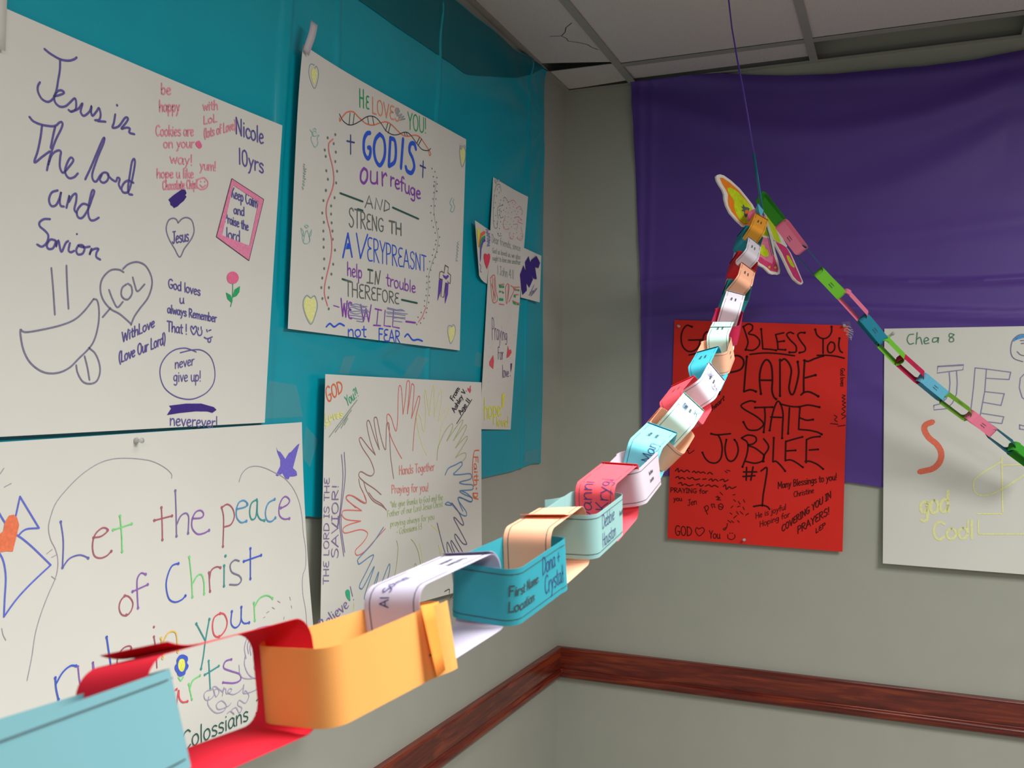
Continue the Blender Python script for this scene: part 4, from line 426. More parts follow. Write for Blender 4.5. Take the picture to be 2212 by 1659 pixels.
 {'n': 'speckle_pattern', 'c': 'ink_palebrown', 'd': [(1.7, '75.4,280.4 83.2,249.1 143.8,320.9 89.5,175.5 105.5,222.2 77.2,293.2 83.1,168.1 60.2,151.2 185.8,212.8 86.2,227.3 68.2,232.6 109.9,220.2 155.9,148.9 134.7,229.8 136,211.4 120.7,299.3 53,164.4 166.9,278.9 121.2,236.3 79.5,128.6 92.9,246.4 103.2,202.8 171,270.7 62.6,146.6 106.9,318.3 169.3,179 124.1,284.1 153.5,298.9 120.5,328.5 93.6,270.5 78.4,239.2 53.7,259.9 94.2,320.5 117.3,173 73.6,269.5 123.7,133 66.3,285.3 93.6,318.5 76.3,192.3 164.6,328.1 170.4,311.7 126.7,175.4 134,132.1 141.2,284.6 149.6,327.5 142.7,164.3 112.6,325.1 97.7,281.1 65.8,298.4 153.7,144.8 119.4,131.1 172.5,151 68.3,228.4 173.3,171.9 149.3,167.7 56.4,136 55.6,192.9 67.7,147.9 172.9,137 92.9,317.3 163.2,205.4 54.3,282.3 45.1,142.3 66.1,152.3 151.9,155.2 83,152.3 113.7,195.4 159.9,238.9 64.2,321.3 147.9,213 163.9,158.2 133.9,305 149.7,177.6 60.6,161.6 126.8,222.1 106.4,171.7 158.4,287.8 60.2,134.2 144.5,153.2 57.9,171.8 81.5,151.7 86.9,293.5 119.1,231.6 47,184.4 168.7,272.6 65.3,230.2 163.9,133.3 170.3,197.4 167.9,174.3 79.8,239.6 117.2,175.6 73.3,195.3 87.8,312.3 79.5,166.3 115.9,149 119.6,215.1 66.3,203 115.9,265.4 61.2,321.9 73.3,137.1 149.3,215.1 176.8,253.7 182.4,152.2 101.1,267.7 134.7,251.9 100.8,165.5 52.8,243.9 171.6,299 171.1,193.9 78.9,203.4 111,208.9 112.2,312.8 106.7,300.6 157.4,195.9 93,136.6 81.1,223.3 62.5,307.1 78.2,264.5 186.8,156.1 157,186.9 81,227.5 139.8,161.6 92.9,315.9 93.9,153.6 108.4,156.7 139.9,254.8 89,298.5 172.7,289.2 179.9,131.7 160.7,164.5 102.9,146.5 55,206.6 99.5,202.6 175.2,160.1 116.3,204.9 155.5,211.4 109.9,131.4 163.1,233.6 98.6,209.6 69.2,286.9 69.9,188.1 49.1,224.1 168.3,162.7 50.7,201.9 52.4,180.2 79.3,232.5'), (1.8, '201.7,148.5 253.9,299.7 206.5,167.2 186.1,274.2 220.3,188.1 214.9,145.4 213,156.5 194.7,329.8 210.7,266.4 210.6,332.2 234.1,154.3 241.7,188.5 195.1,138.3 249.9,257.9 216.5,211.2 254.5,264.2 266.5,293.3 245,291.8 241.4,295.1 194.7,174.6 242.6,299.4 228.2,153.2 192.3,269.1 187.7,202.6 250.8,288.1 232.4,138.5 234.5,185.8 202.5,171.1 197.7,153.9 242.4,342.1 191.5,315.4 231.4,251.5 231.9,279.2 219.5,253.1 244.4,308.8 237.3,229 199.5,238.5 236.5,291.7 215.3,266.7 247,278.3 241.8,245.1 238.4,279.1 249.1,259.3 196.5,302 206.5,142.2 207.8,173.1 243.3,222.8 241.9,183.1 198.3,315.4 199.3,198.8 219.5,212 250.4,280.6 185.4,270.7 219.1,132.8 253,267.6 267.7,332.1 223.6,134.7 253.2,297.9 198.4,153.6 254.6,281.8 227.1,308.2 271.7,334 243.2,283 195.6,193.4 243.2,205.5 192.4,222.5 195.8,257.9 249.6,338.9 266.6,342.6 209.7,163.5 200.9,240.7 233.8,304.3 229.9,148.8 231.7,263.1 191.4,316.9 232.3,206.8 244.1,279.2 224,167 219.9,154.4 190,202.2 213.1,324.1 229.6,178.2 205.2,136 241,268')]},
 {'n': 'lettering', 'c': 'ink_limeyellow', 'l': 'bright yellow lettering', 'd': [(5.3, '153.8,45')], 'f': [(0, '158,104.2 180,105.5 168.3,65.3 157,65.2')], 't': [('hope', 4.6, 27.6, 30.0, 152.5, 41.6, -4.5, 59.2, -2.5, 43.2), ('love!', 3.7, 117.0, 10.9, 209.9, 9.7, -1.6, 27.0, -1.6, 27.9)]},
]),
'RED': dict(wall='R', box=(0.3777, 0.925, 1.2349, 1.9466), corners=[(0.3919, 1.9466), (0.925, 1.9178), (0.912, 1.2349), (0.3777, 1.2394)], lift=(0.014, 0, 0, 0.004, 0, 0), marks=[
 {'n': 'lettering', 'c': 'marker_black', 'l': 'heavy black marker lettering', 's': [(5.1, 1, '71,688.2 54.6,693 41.3,676.8 36.5,653 41.9,626.1 58.5,609.6 79.3,610.9 94,625.5 98.2,643.3|61.1,645.2 101.1,645.6|63.1,597 94.2,603.3 120.7,604.6|350.3,442.4 380.7,435.7 405.3,434.6|376.6,431.4 373.1,351.7|408,434.7 405.6,397.8 404.5,365.2|408,435.2 432.5,440.6 464.9,434.6|408.3,400.7 427.4,394 446.3,396.3|404.5,365.2 435.7,363.1 460,358 472.1,351.9|366.4,326.9 389.7,334.7 415.5,342.4|369.4,298 395.4,300.8|365.5,268.6 382,270.6 401.2,261.4 417.6,249.3|427.8,334.3 427,263.8|427.8,334.3 444,341.7 466.8,345.1|436.1,303 461.7,305.7|424.2,267.9 439.1,268.4 460.7,259.4 476.8,246.6'), (5.0, 1, '128.8,670.9 117.1,669.6 108.4,655 107.2,631.3 114.7,613.5 126.5,610.4|234.4,685.1 243.2,658.8 249.1,635.4 242.1,612.3'), (4.9, 1, '234.4,685.1 248.6,693.5 261.4,688.9 261.5,675.9 250.3,663 270.2,656.9 284.4,640.8 281.8,623.4 264.9,610.6 242.1,612.3|289.2,676.8 292.9,637.7 294.5,614.6|294.5,614.6 315.6,613 335.1,609.9|333.4,658.7 339.1,634.2 340.7,612.7|333.4,658.7 358.3,664|337.7,635.7 358.5,638.3|340.7,612.7 362.9,610.5|387.3,660.7 376.3,665.2 366.7,658.2 376.4,642.3 393,625 395.9,613.6 393.2,603.6 375.3,602.9|255.1,597.6 296,601.6 338,599.8 390.5,592.3'), (4.8, 1, '420.1,663 406.5,663.2 399.7,654.8 409.4,636.1 421.7,618.9 420.5,606.2 405.5,601.5|451.2,672.3 456.7,655.3 471.6,644.3 487.6,647.7 498.2,663 498.6,679.9|474.2,643.7 474.5,598.6|495.7,633.5 487.8,621 489.2,604.1 498.6,601.2 507.8,612.4 506.4,629.2 497,633.5|521.7,644.4 519.7,623.4 523.7,606.6 530.4,600.9|457.1,593.1 485.3,592.9 511.9,589.9 535.7,583.6'), (5.9, 1, '187.9,583.6 178.3,536.8 165.7,492.8 159.5,472.3|193.6,592.3 219.5,593.6 235.3,580.4 234.1,560 219.9,547 182.6,538.2'), (5.8, 1, '245.8,590.5 241.4,536.8 237.7,480.2|237.7,480.2 254.7,486.1 266,484.7 274.5,480.5|290.1,473.9 285.5,519.5 289.4,554.1 300.4,577.1 311.6,578.5 321.6,559.7 324.7,519.5 323.6,485.1 329.3,465.1 336.3,458|285.5,516.6 324.7,516.1'), (5.7, 1, '347,579.7 347.9,468.1|350.7,576.8 360.3,582.5 372.8,571 381.2,548.1 377.3,514 374.8,491.2 380.4,474.1 387.3,474.2 394,491.3 403.2,536.7 400.2,573.7|420.7,579.3 418.3,525.4 418.6,480.1|417.9,577.9 431.5,574.9 447.7,581.9 474.6,591.6|422.4,524 452.1,532.5|410.5,471.5 421.3,480.1 437.6,480.2 461.9,467.7'), (5.2, 1, '273.4,448.7 257.8,451.4 238,443.9 229.5,435.1 241.1,423.7 275.2,404 295.1,387.1 298,375.7 284.1,362.5 267.2,359.2 250.2,363.1 237.2,384.6|272.2,430.5 297.5,431.7 325.4,432.7|301.7,430.3 303.4,398.8 299.6,354.2|317.7,360.4 325.6,410.6 339.2,449.5 350.3,442.4 357.5,411.2 356.4,376.9 355.3,337|320.1,401.9 353.4,401.1|232.9,333.4 247.7,323.6 252.1,309.3 248.2,280.4 235.8,243.9|232.8,334.8 250.4,343.9 273,340.2 277.3,327.3 267.6,317 252.1,312.2 273.3,304.2 296,287.7 301.6,279.3 296.2,264.8 273.8,256.8 245.5,261.5|299.7,333.7 313.9,314 312.6,299.7 301.6,282.1 297.6,262|330.4,337.4 328.3,263.1|328.3,263.1 338,264.8 351.9,252.5 365.2,236|366.4,328.3 365.5,267.2|248.5,242.9 247.5,202.6|268.3,245.1 261.7,203.2|238.8,228.1 279.7,229.8|237.5,213.7 274.2,218.1|292.3,233.1 310.4,243.8 306.6,202.2 300,159.1 297.6,124.7|271,121.9 294.7,126.8 311.5,124 319.9,115.9'), (5.3, 1, '136.8,345.5 155.7,342.4 197.5,347|158.6,342.5 167.5,324.4 172.1,298.3 168.1,269 153.8,253.9 133.4,254.7 118.7,267.3 109.7,284.6|184.8,327.7 180.8,298.5 186.9,269.6 199.9,259.9 214.1,270.6 221.9,294 217.9,317 210.1,328.4')], 'd': [(8.1, '71,688.2'), (8.0, '101.1,645.6'), (7.9, '234.4,685.1 242.1,612.3 237.2,384.6'), (7.8, '289.2,676.8 335.1,609.9 358.5,638.3 362.9,611 272,448.7 272.7,430.5 325.4,432.7 299.6,354.2 317.7,360.4 350.3,442.4'), (7.7, '375.3,602.9 405.5,601.5 451.2,672.3 420.1,663 355.3,337 405.3,434.6 373.1,351.7 446.3,396.3'), (7.6, '498.6,679.9 521.7,644.4 464.9,434.6 472.1,351.9'), (8.7, '245.8,590.5 290.1,473.9 274.5,481'), (8.8, '159.5,472.3'), (8.6, '336.3,458 347,579.7 347.9,468.1 400.2,573.7'), (8.5, '474.6,591.6 452.9,532.5 461.4,467.7'), (7.4, '136.8,345.5 109.7,284.6'), (7.3, '184.8,327.7 210.1,328.4 232.8,333.9 235.8,243.9'), (7.2, '300.4,263.5 330.4,337.4'), (7.1, '365.2,236 415.5,342.4 395.4,300.8 417.6,249.9 466.8,345.1 461.7,305.7'), (7.0, '476.8,246.6')]},
 {'n': 'lettering', 'c': 'marker_dark', 'l': 'small black handwriting', 's': [(3.9, 1, '22.8,222.5 31.6,231.7 33.3,219.9 42.2,226.2 51.2,220.7 60.1,226.9 69.1,221.4|24.5,201.8 33.5,205.1 36.6,197.9 45.5,202.7 54.5,197.2|61.9,203.4 69.3,199.3 78.2,204.1 87.1,197.1 101.8,200.7|33.7,183 42.7,186.3 45.8,177.6 54.7,182.4 66.6,177.1 81.4,180.7'), (3.8, 1, '78,220.3 83.8,224.9 89.8,219.3 97.1,224 104.5,219.9 113.3,223.1 119.2,219|126.6,217.8 133.8,222.5 142.6,217|112.1,199.7 122.4,201.6|131.2,197.6 139.9,202.3 142.9,195.1 151.5,201.3 160.3,195.9|166,199.1 177.5,202.5 180.5,195.3 191.9,201.6|91.7,181.2 99.1,184.4 105,177.4 113.8,182.2|119.7,178 131.3,183 140.2,177.5 148.8,182.3 160.5,177|176.4,179.2 183.5,185.3 186.5,170.9 195.1,180 203.7,174.6 216.5,181'), (3.0, 1, '100.8,41 94.8,45 90.5,37.4 93.6,27.4 102.5,19.2 112.7,27.2 119,37.8 113.9,46.2 106.6,44.3 100.8,41|53,318.3 66.4,321.6 56.1,312.5 68,314.3|50.3,300.5 65.1,305.3 53.4,291.7 68.2,298|47.5,285.6 62.3,290.5 66.9,280.3 83.1,291.1'), (2.9, 1, '192.4,29.5 194,18.1 205.5,14.5 214.5,22.3 213.9,30.9|117.6,112.2 128.1,89.4|117.6,109.2 124.8,116.9 131,111.4 127.9,102.5 120.6,99.2|139.3,122.1 143.8,110.7|140.8,122.2 149.5,122.6 148.1,116.7 152.5,112.6|162.6,120.4 169.8,125.1 177,118.3 172.8,107.9 164.2,108.9 162.6,120.4|165.5,116.2 175.7,113.9|153.6,146.1 166.7,143.9 156.6,137.5 169.6,136.8|159.4,149.3 163.8,137.9|166.5,161.3 175.2,153|181.6,228.8 188.8,223.2|187.3,231.9 197.4,229.4|186.4,50.8 177.9,45.9 183.7,43.4 189.3,53.9 190.6,64.1|191.9,74.3 202,67.6|203.4,73.5 210.6,68.2|221.9,74.6 227.7,70.6|198.8,97.8 204.6,93.8|210.4,82.6 218.9,90.3|218.8,103.2 224.6,94.9|230.2,103.8 238.8,95.7|238.5,118.7 242.9,110.3|247.3,93.3 255.7,99.5|206.8,154.5 213.9,156.3|209.8,140.2 215.6,134.8|224.1,135.2 229.9,126.9|239.7,141.8 244,133.4|201.5,113.8 207.2,119.9|221.5,117.8 228.6,121'), (2.8, 1, '531.1,472.5 539,469.8 529.9,464.2 539.1,460.1 530.7,453 540.5,449 531.3,443.3 540.6,436.4 530.1,430.7 539.3,422.5 528.8,414 540.7,408.6 530.2,400.1|507.7,410.8 515.7,405.4 509.1,396.9 517.1,391.5|497.2,385.5 518.5,383.1|518.5,377.6 539.6,380.8')], 'd': [(4.4, '199.5,34.3 206.7,34.8')], 't': [('PRAYING for', 2.7, 7.0, 153.6, 128.8, 155.1, -0.3, 14.2, -0.3, 14.0), ('you', 2.7, 17.9, 126.0, 46.4, 127.4, -0.3, 14.8, -0.3, 14.7), ('Jen', 2.4, 64.4, 112.2, 94.0, 119.7, -0.4, 19.4, -0.4, 19.3), ('Many Blessings to you!', 2.9, 343.7, 180.5, 516.9, 215.6, -0.4, 20.4, -0.3, 20.0), ('Christine', 2.3, 391.1, 156.5, 451.1, 173.5, -0.3, 16.9, -0.3, 16.8), ('COVERING YOU IN', 3.4, 356.5, 47.2, 501.3, 162.1, -0.4, 19.2, -0.3, 20.0), ('PRAYERS!', 3.4, 402.9, 44.5, 496.4, 111.7, -0.4, 21.9, -0.4, 21.7), ('LEP', 2.8, 456.3, 50.0, 485.5, 72.1, -0.2, 13.9, -0.2, 13.9), ('GOD', 3.3, 23.8, 15.4, 79.8, 18.6, -0.7, 33.0, -0.6, 26.3), ('You', 2.9, 133.9, 14.0, 169.6, 15.0, -0.5, 24.7, -0.5, 24.6), ('He is joyful', 2.3, 277.0, 83.6, 369.6, 118.6, -0.4, 17.7, -0.3, 17.0), ('Hoping for', 2.3, 289.8, 58.6, 380.7, 96.7, -0.4, 17.7, -0.3, 16.9), ('(your heart', 3.0, 93.9, 377.3, 177.7, 453.4, -0.4, 19.5, -0.4, 17.5), ('God loves', 2.2, 525.4, 553.5, 525.7, 497.6, 11.6, -0.0, 11.6, 0.1)]},
]),
'CHEA': dict(wall='R', box=(1.0252, 1.6377, 1.2066, 1.9068), corners=[(1.0261, 1.9062), (1.6377, 1.9068), (1.6369, 1.2066), (1.0252, 1.2105)], lift=(0.014, 0, 0, 0.014, 0, 0), marks=[
 {'n': 'lettering', 'c': 'ink_darkgreen2', 'l': 'dark green handwriting', 's': [(3.3, 1, '81.2,681.8 68.9,679.6 63.6,665.3 70.3,652.7 81.3,655|90.8,686.4 87.9,652.5|90,666.3 98.8,672 104.5,652.3|109.7,659.9 121.5,664.5 116.2,671.7 109.7,664.6 111.9,653.7 122.8,655|146.6,670.3 134.5,669.1 132.8,658.2 143.6,660.4 147.9,671.2 147,656.1'), (3.2, 1, '189.4,679.1 178.8,682.1 176.6,673.2 187.3,668.3 187.4,659.8 178.8,658 177.1,666.1 189.4,678.2')]},
 {'n': 'face_drawing', 'c': 'ink_greyviolet', 's': [(2.9, 1, '374.2,676.1 360.1,676.3 347.9,669.2 338.5,654.5 335.7,626.9 343.9,608.4 366.2,599.1|352,627.7 360.1,618.9 372.3,615.1|360.1,658.8 374.3,659.6|362.1,650.5 374.3,651.8')]},
 {'n': 'face_drawing', 'c': 'ink_skyblue', 'l': 'blue crayoned hair', 's': [(5.3, 1, '343.8,659.1 356,670.4 374.2,674.7|349.9,663.6 366.2,668.9 374.3,667.8')]},
 {'n': 'lettering', 'c': 'ink_slateviolet', 'l': 'violet outlined block lettering', 's': [(3.0, 0, '146.8,586.9 215.2,591.4 213.1,576.4 196.1,574.1 144.7,567 146.8,586.9|146.8,585.5 214.3,589.5|176.9,569.4 179.2,538.7 177.1,510.5 168.6,491.6 153.6,477.3 136.4,472.3|196.1,574.1 198.3,538.8 196.3,505.9 185.7,480 170.8,463.4 136.4,459.1 136.4,472.3'), (2.9, 0, '244.7,581.9 273.9,578.6 335.8,569.3|335.8,569.3 331.7,548.5|331.7,548.5 274,552.1|271.1,513.5 319.5,507.9|319.5,507.9 311.3,474.6|311.3,474.6 263.7,483.3|260.4,451.6 318.3,442.4|318.3,442.4 313.3,423|313.3,423 257.5,429.7|244.7,581.9 240.6,525 234.4,464.3 230.2,436.2|273.9,578.6 269.9,515.8 257.5,441.4|374.4,569.2 360.2,553.2 357.4,525.6 364.3,498.2 374.4,489.1|358.2,420.2 374.4,416|358.2,408.8 374.4,406|358.2,420.2 358.2,408.8')]},
 {'n': 'lettering', 'c': 'ink_crayonred', 'l': 'broad red crayon stroke', 's': [(16.2, 1, '132.2,424 114.9,415.2 111.5,400 123.7,377.6 144.5,359.3 156.1,336.1 153.2,310.2 134.8,288.4 100.2,277.6')]},
 {'n': 'lettering', 'c': 'ink_ghostyellow', 'l': 'faint yellow crayon lettering', 's': [(4.0, 1, '313.4,315.9 251.4,269.7 240.9,241.6 251.4,219 284.5,220.6 325.6,245.4 374.3,283.9|251.4,163.7 313.3,167.2|226.4,143.9 226.4,107|253.5,145.5 253.5,108.7'), (3.9, 1, '313.4,327.3 315.3,171.9|317.4,304.6 374.3,308.9|255.6,106.6 373.9,114.2')], 't': [('god', 8.1, 98.5, 152.7, 180.0, 166.7, -0.8, 61.1, -0.7, 60.5), ('Cool', 6.7, 133.2, 81.4, 243.1, 94.3, -0.6, 51.3, -0.5, 50.5)]},
]),
}
TEAL = dict(top=[(-1.4693, 2.6855), (-1.193, 2.6906), (-0.8726, 2.7046), (-0.7675, 2.706), (-0.6371, 2.7139), (-0.4692, 2.7202), (-0.3384, 2.7396), (-0.2218, 2.7729)],
 bot=[(-1.9211, 1.4307), (-1.7072, 1.4306), (-1.4813, 1.436), (-1.4416, 1.4293), (-1.1479, 1.4395), (-0.6665, 1.4573), (-0.4349, 1.466), (-0.2849, 1.4793), (-0.2038, 1.4768)],
 side=[(-0.2218, 2.7729), (-0.213, 2.4464), (-0.2066, 2.0732), (-0.2002, 1.7009), (-0.2038, 1.4768)])
PURPLE = dict(top=[(0.2387, 2.7437), (0.2543, 2.7652), (0.2936, 2.7727), (0.3559, 2.7695), (0.5373, 2.7348), (0.7386, 2.7054), (0.8761, 2.6928), (1.0086, 2.689), (1.1366, 2.684), (1.2601, 2.686), (1.3935, 2.6981), (1.5288, 2.7101)],
 bot=[(0.2904, 1.4458), (0.3706, 1.44), (0.6071, 1.4441), (0.9235, 1.445), (1.025, 1.433), (1.3951, 1.4384), (1.551, 1.4408)],
 side=[(0.2387, 2.7437), (0.249, 2.5531), (0.2613, 2.3203), (0.275, 2.0889), (0.2833, 1.783), (0.2904, 1.4458)])
ARM_A = [(-0.7631, 2.1524), (-0.6337, 2.1463), (-0.6623, 1.9956), (-0.6857, 1.9977), (-0.7076, 2.0024), (-0.7225, 2.0105)]
ARM_B = [(-0.4089, 2.1385), (-0.2811, 2.1316), (-0.29, 1.9844), (-0.4147, 1.9859)]
PINS = {'P3': [(-1.9434, 1.596, 0.0202)], 'RED': [(0.4072, 1.9252, 0.014), (0.9131, 1.9167, 0.0149), (0.6216, 1.2515, 0.0185)], 'CHEA': [(1.0499, 1.8906, 0.014)], 'P2': [(-0.8473, 2.3277, 0.0169)], 'PX': [(-0.6127, 2.292, 0.0133)]}
TAPES = [[(-1.6351, 1.6269), (-1.6187, 1.6969), (-1.5336, 1.6908), (-1.509, 1.6307)], [(-1.3882, 1.7196), (-1.3722, 1.7547), (-1.3262, 1.7592), (-1.3534, 1.719)], [(-1.1266, 1.7192), (-1.0458, 1.7729), (-0.9864, 1.7717), (-1.0439, 1.721)], [(-1.5079, 1.5547), (-1.4977, 1.6127), (-1.4529, 1.5846), (-1.4795, 1.5309)], [(-0.3571, 1.4886), (-0.3355, 1.5203), (-0.2244, 1.5235), (-0.2308, 1.4797)], [(-0.723, 1.7658), (-0.7125, 1.8041), (-0.6574, 1.801), (-0.6684, 1.762)]]
EDGE_SHEET = [(-2.252, 2.1791), (-2.1869, 2.2029), (-2.1843, 2.1004), (-2.2486, 2.0734)]
FRAY = dict(patch=[(0.905, 1.9281), (0.9274, 1.9304), (0.9393, 1.8995), (0.9381, 1.8828), (0.9264, 1.8718), (0.9157, 1.8999)],
 hairs=[[(0.9183, 1.9138), (0.9261, 1.915), (0.9314, 1.9107)], [(0.913, 1.9055), (0.9209, 1.9081), (0.9301, 1.9038), (0.9367, 1.9051)], [(0.9118, 1.9013), (0.9236, 1.8997), (0.9315, 1.894)], [(0.921, 1.8942), (0.9302, 1.8954), (0.9381, 1.8897)], [(0.9184, 1.89), (0.9289, 1.8885), (0.9342, 1.88)], [(0.9263, 1.8829), (0.9316, 1.8801), (0.9329, 1.8731)], [(0.9103, 1.9209), (0.9169, 1.9172)], [(0.9249, 1.9053), (0.9328, 1.8996), (0.9393, 1.8981)]])
SCRAP = (0.7416, -0.5917, 2.1621)
CRACK = [[(0.1198, -0.4735), (0.1527, -0.4653), (0.1605, -0.4415), (0.1582, -0.4211), (0.1803, -0.4043), (0.2036, -0.3757), (0.2085, -0.3502), (0.2212, -0.3277)], [(0.1527, -0.4653), (0.1717, -0.487), (0.1858, -0.5179), (0.212, -0.5433)]]
CHAIN = [(0.7289, -0.5592, 2.1513), (0.7365, -0.6406, 2.1051), (0.7337, -0.7234, 2.06), (0.7424, -0.806, 2.0165), (0.7465, -0.8889, 1.9721), (0.7543, -0.9733, 1.9318), (0.7597, -1.057, 1.8891), (0.7653, -1.1433, 1.8523), (0.7725, -1.2291, 1.8145), (0.7789, -1.316, 1.7792), (0.7856, -1.4042, 1.7474), (0.7905, -1.4934, 1.7182), (0.7923, -1.5819, 1.686), (0.7942, -1.6724, 1.661), (0.7983, -1.763, 1.6358), (0.8041, -1.8547, 1.6162), (0.809, -1.9468, 1.598), (0.8151, -2.0389, 1.5802), (0.8173, -2.1315, 1.5631), (0.8227, -2.2246, 1.5514), (0.8237, -2.3184, 1.5421), (0.8306, -2.4116, 1.5341), (0.8215, -2.5056, 1.5281), (0.8202, -2.5989, 1.5189), (0.8003, -2.6921, 1.521), (0.8144, -2.7984, 1.5276)]
BRANCH = [(0.7562, -0.494, 2.1853), (0.8115, -0.5099, 2.1072), (0.852, -0.4838, 2.049), (0.9028, -0.4533, 1.9906), (0.9584, -0.4209, 1.9344), (1.0042, -0.3924, 1.8728), (1.0502, -0.3641, 1.8193), (1.0965, -0.3358, 1.773), (1.1498, -0.3046, 1.7252), (1.2068, -0.2718, 1.6772), (1.2698, -0.2366, 1.6315), (1.3183, -0.2075, 1.5902), (1.3762, -0.1744, 1.5452)]
RIBBON = [(0.6619, -0.6419, 2.7812), (0.6666, -0.6377, 2.6988), (0.6745, -0.6324, 2.6283), (0.6879, -0.6246, 2.5461), (0.7015, -0.6113, 2.4657), (0.7141, -0.5984, 2.3848), (0.7246, -0.5867, 2.3154), (0.734, -0.5755, 2.2457), (0.74, -0.5662, 2.1995), (0.745, -0.5576, 2.1554)]
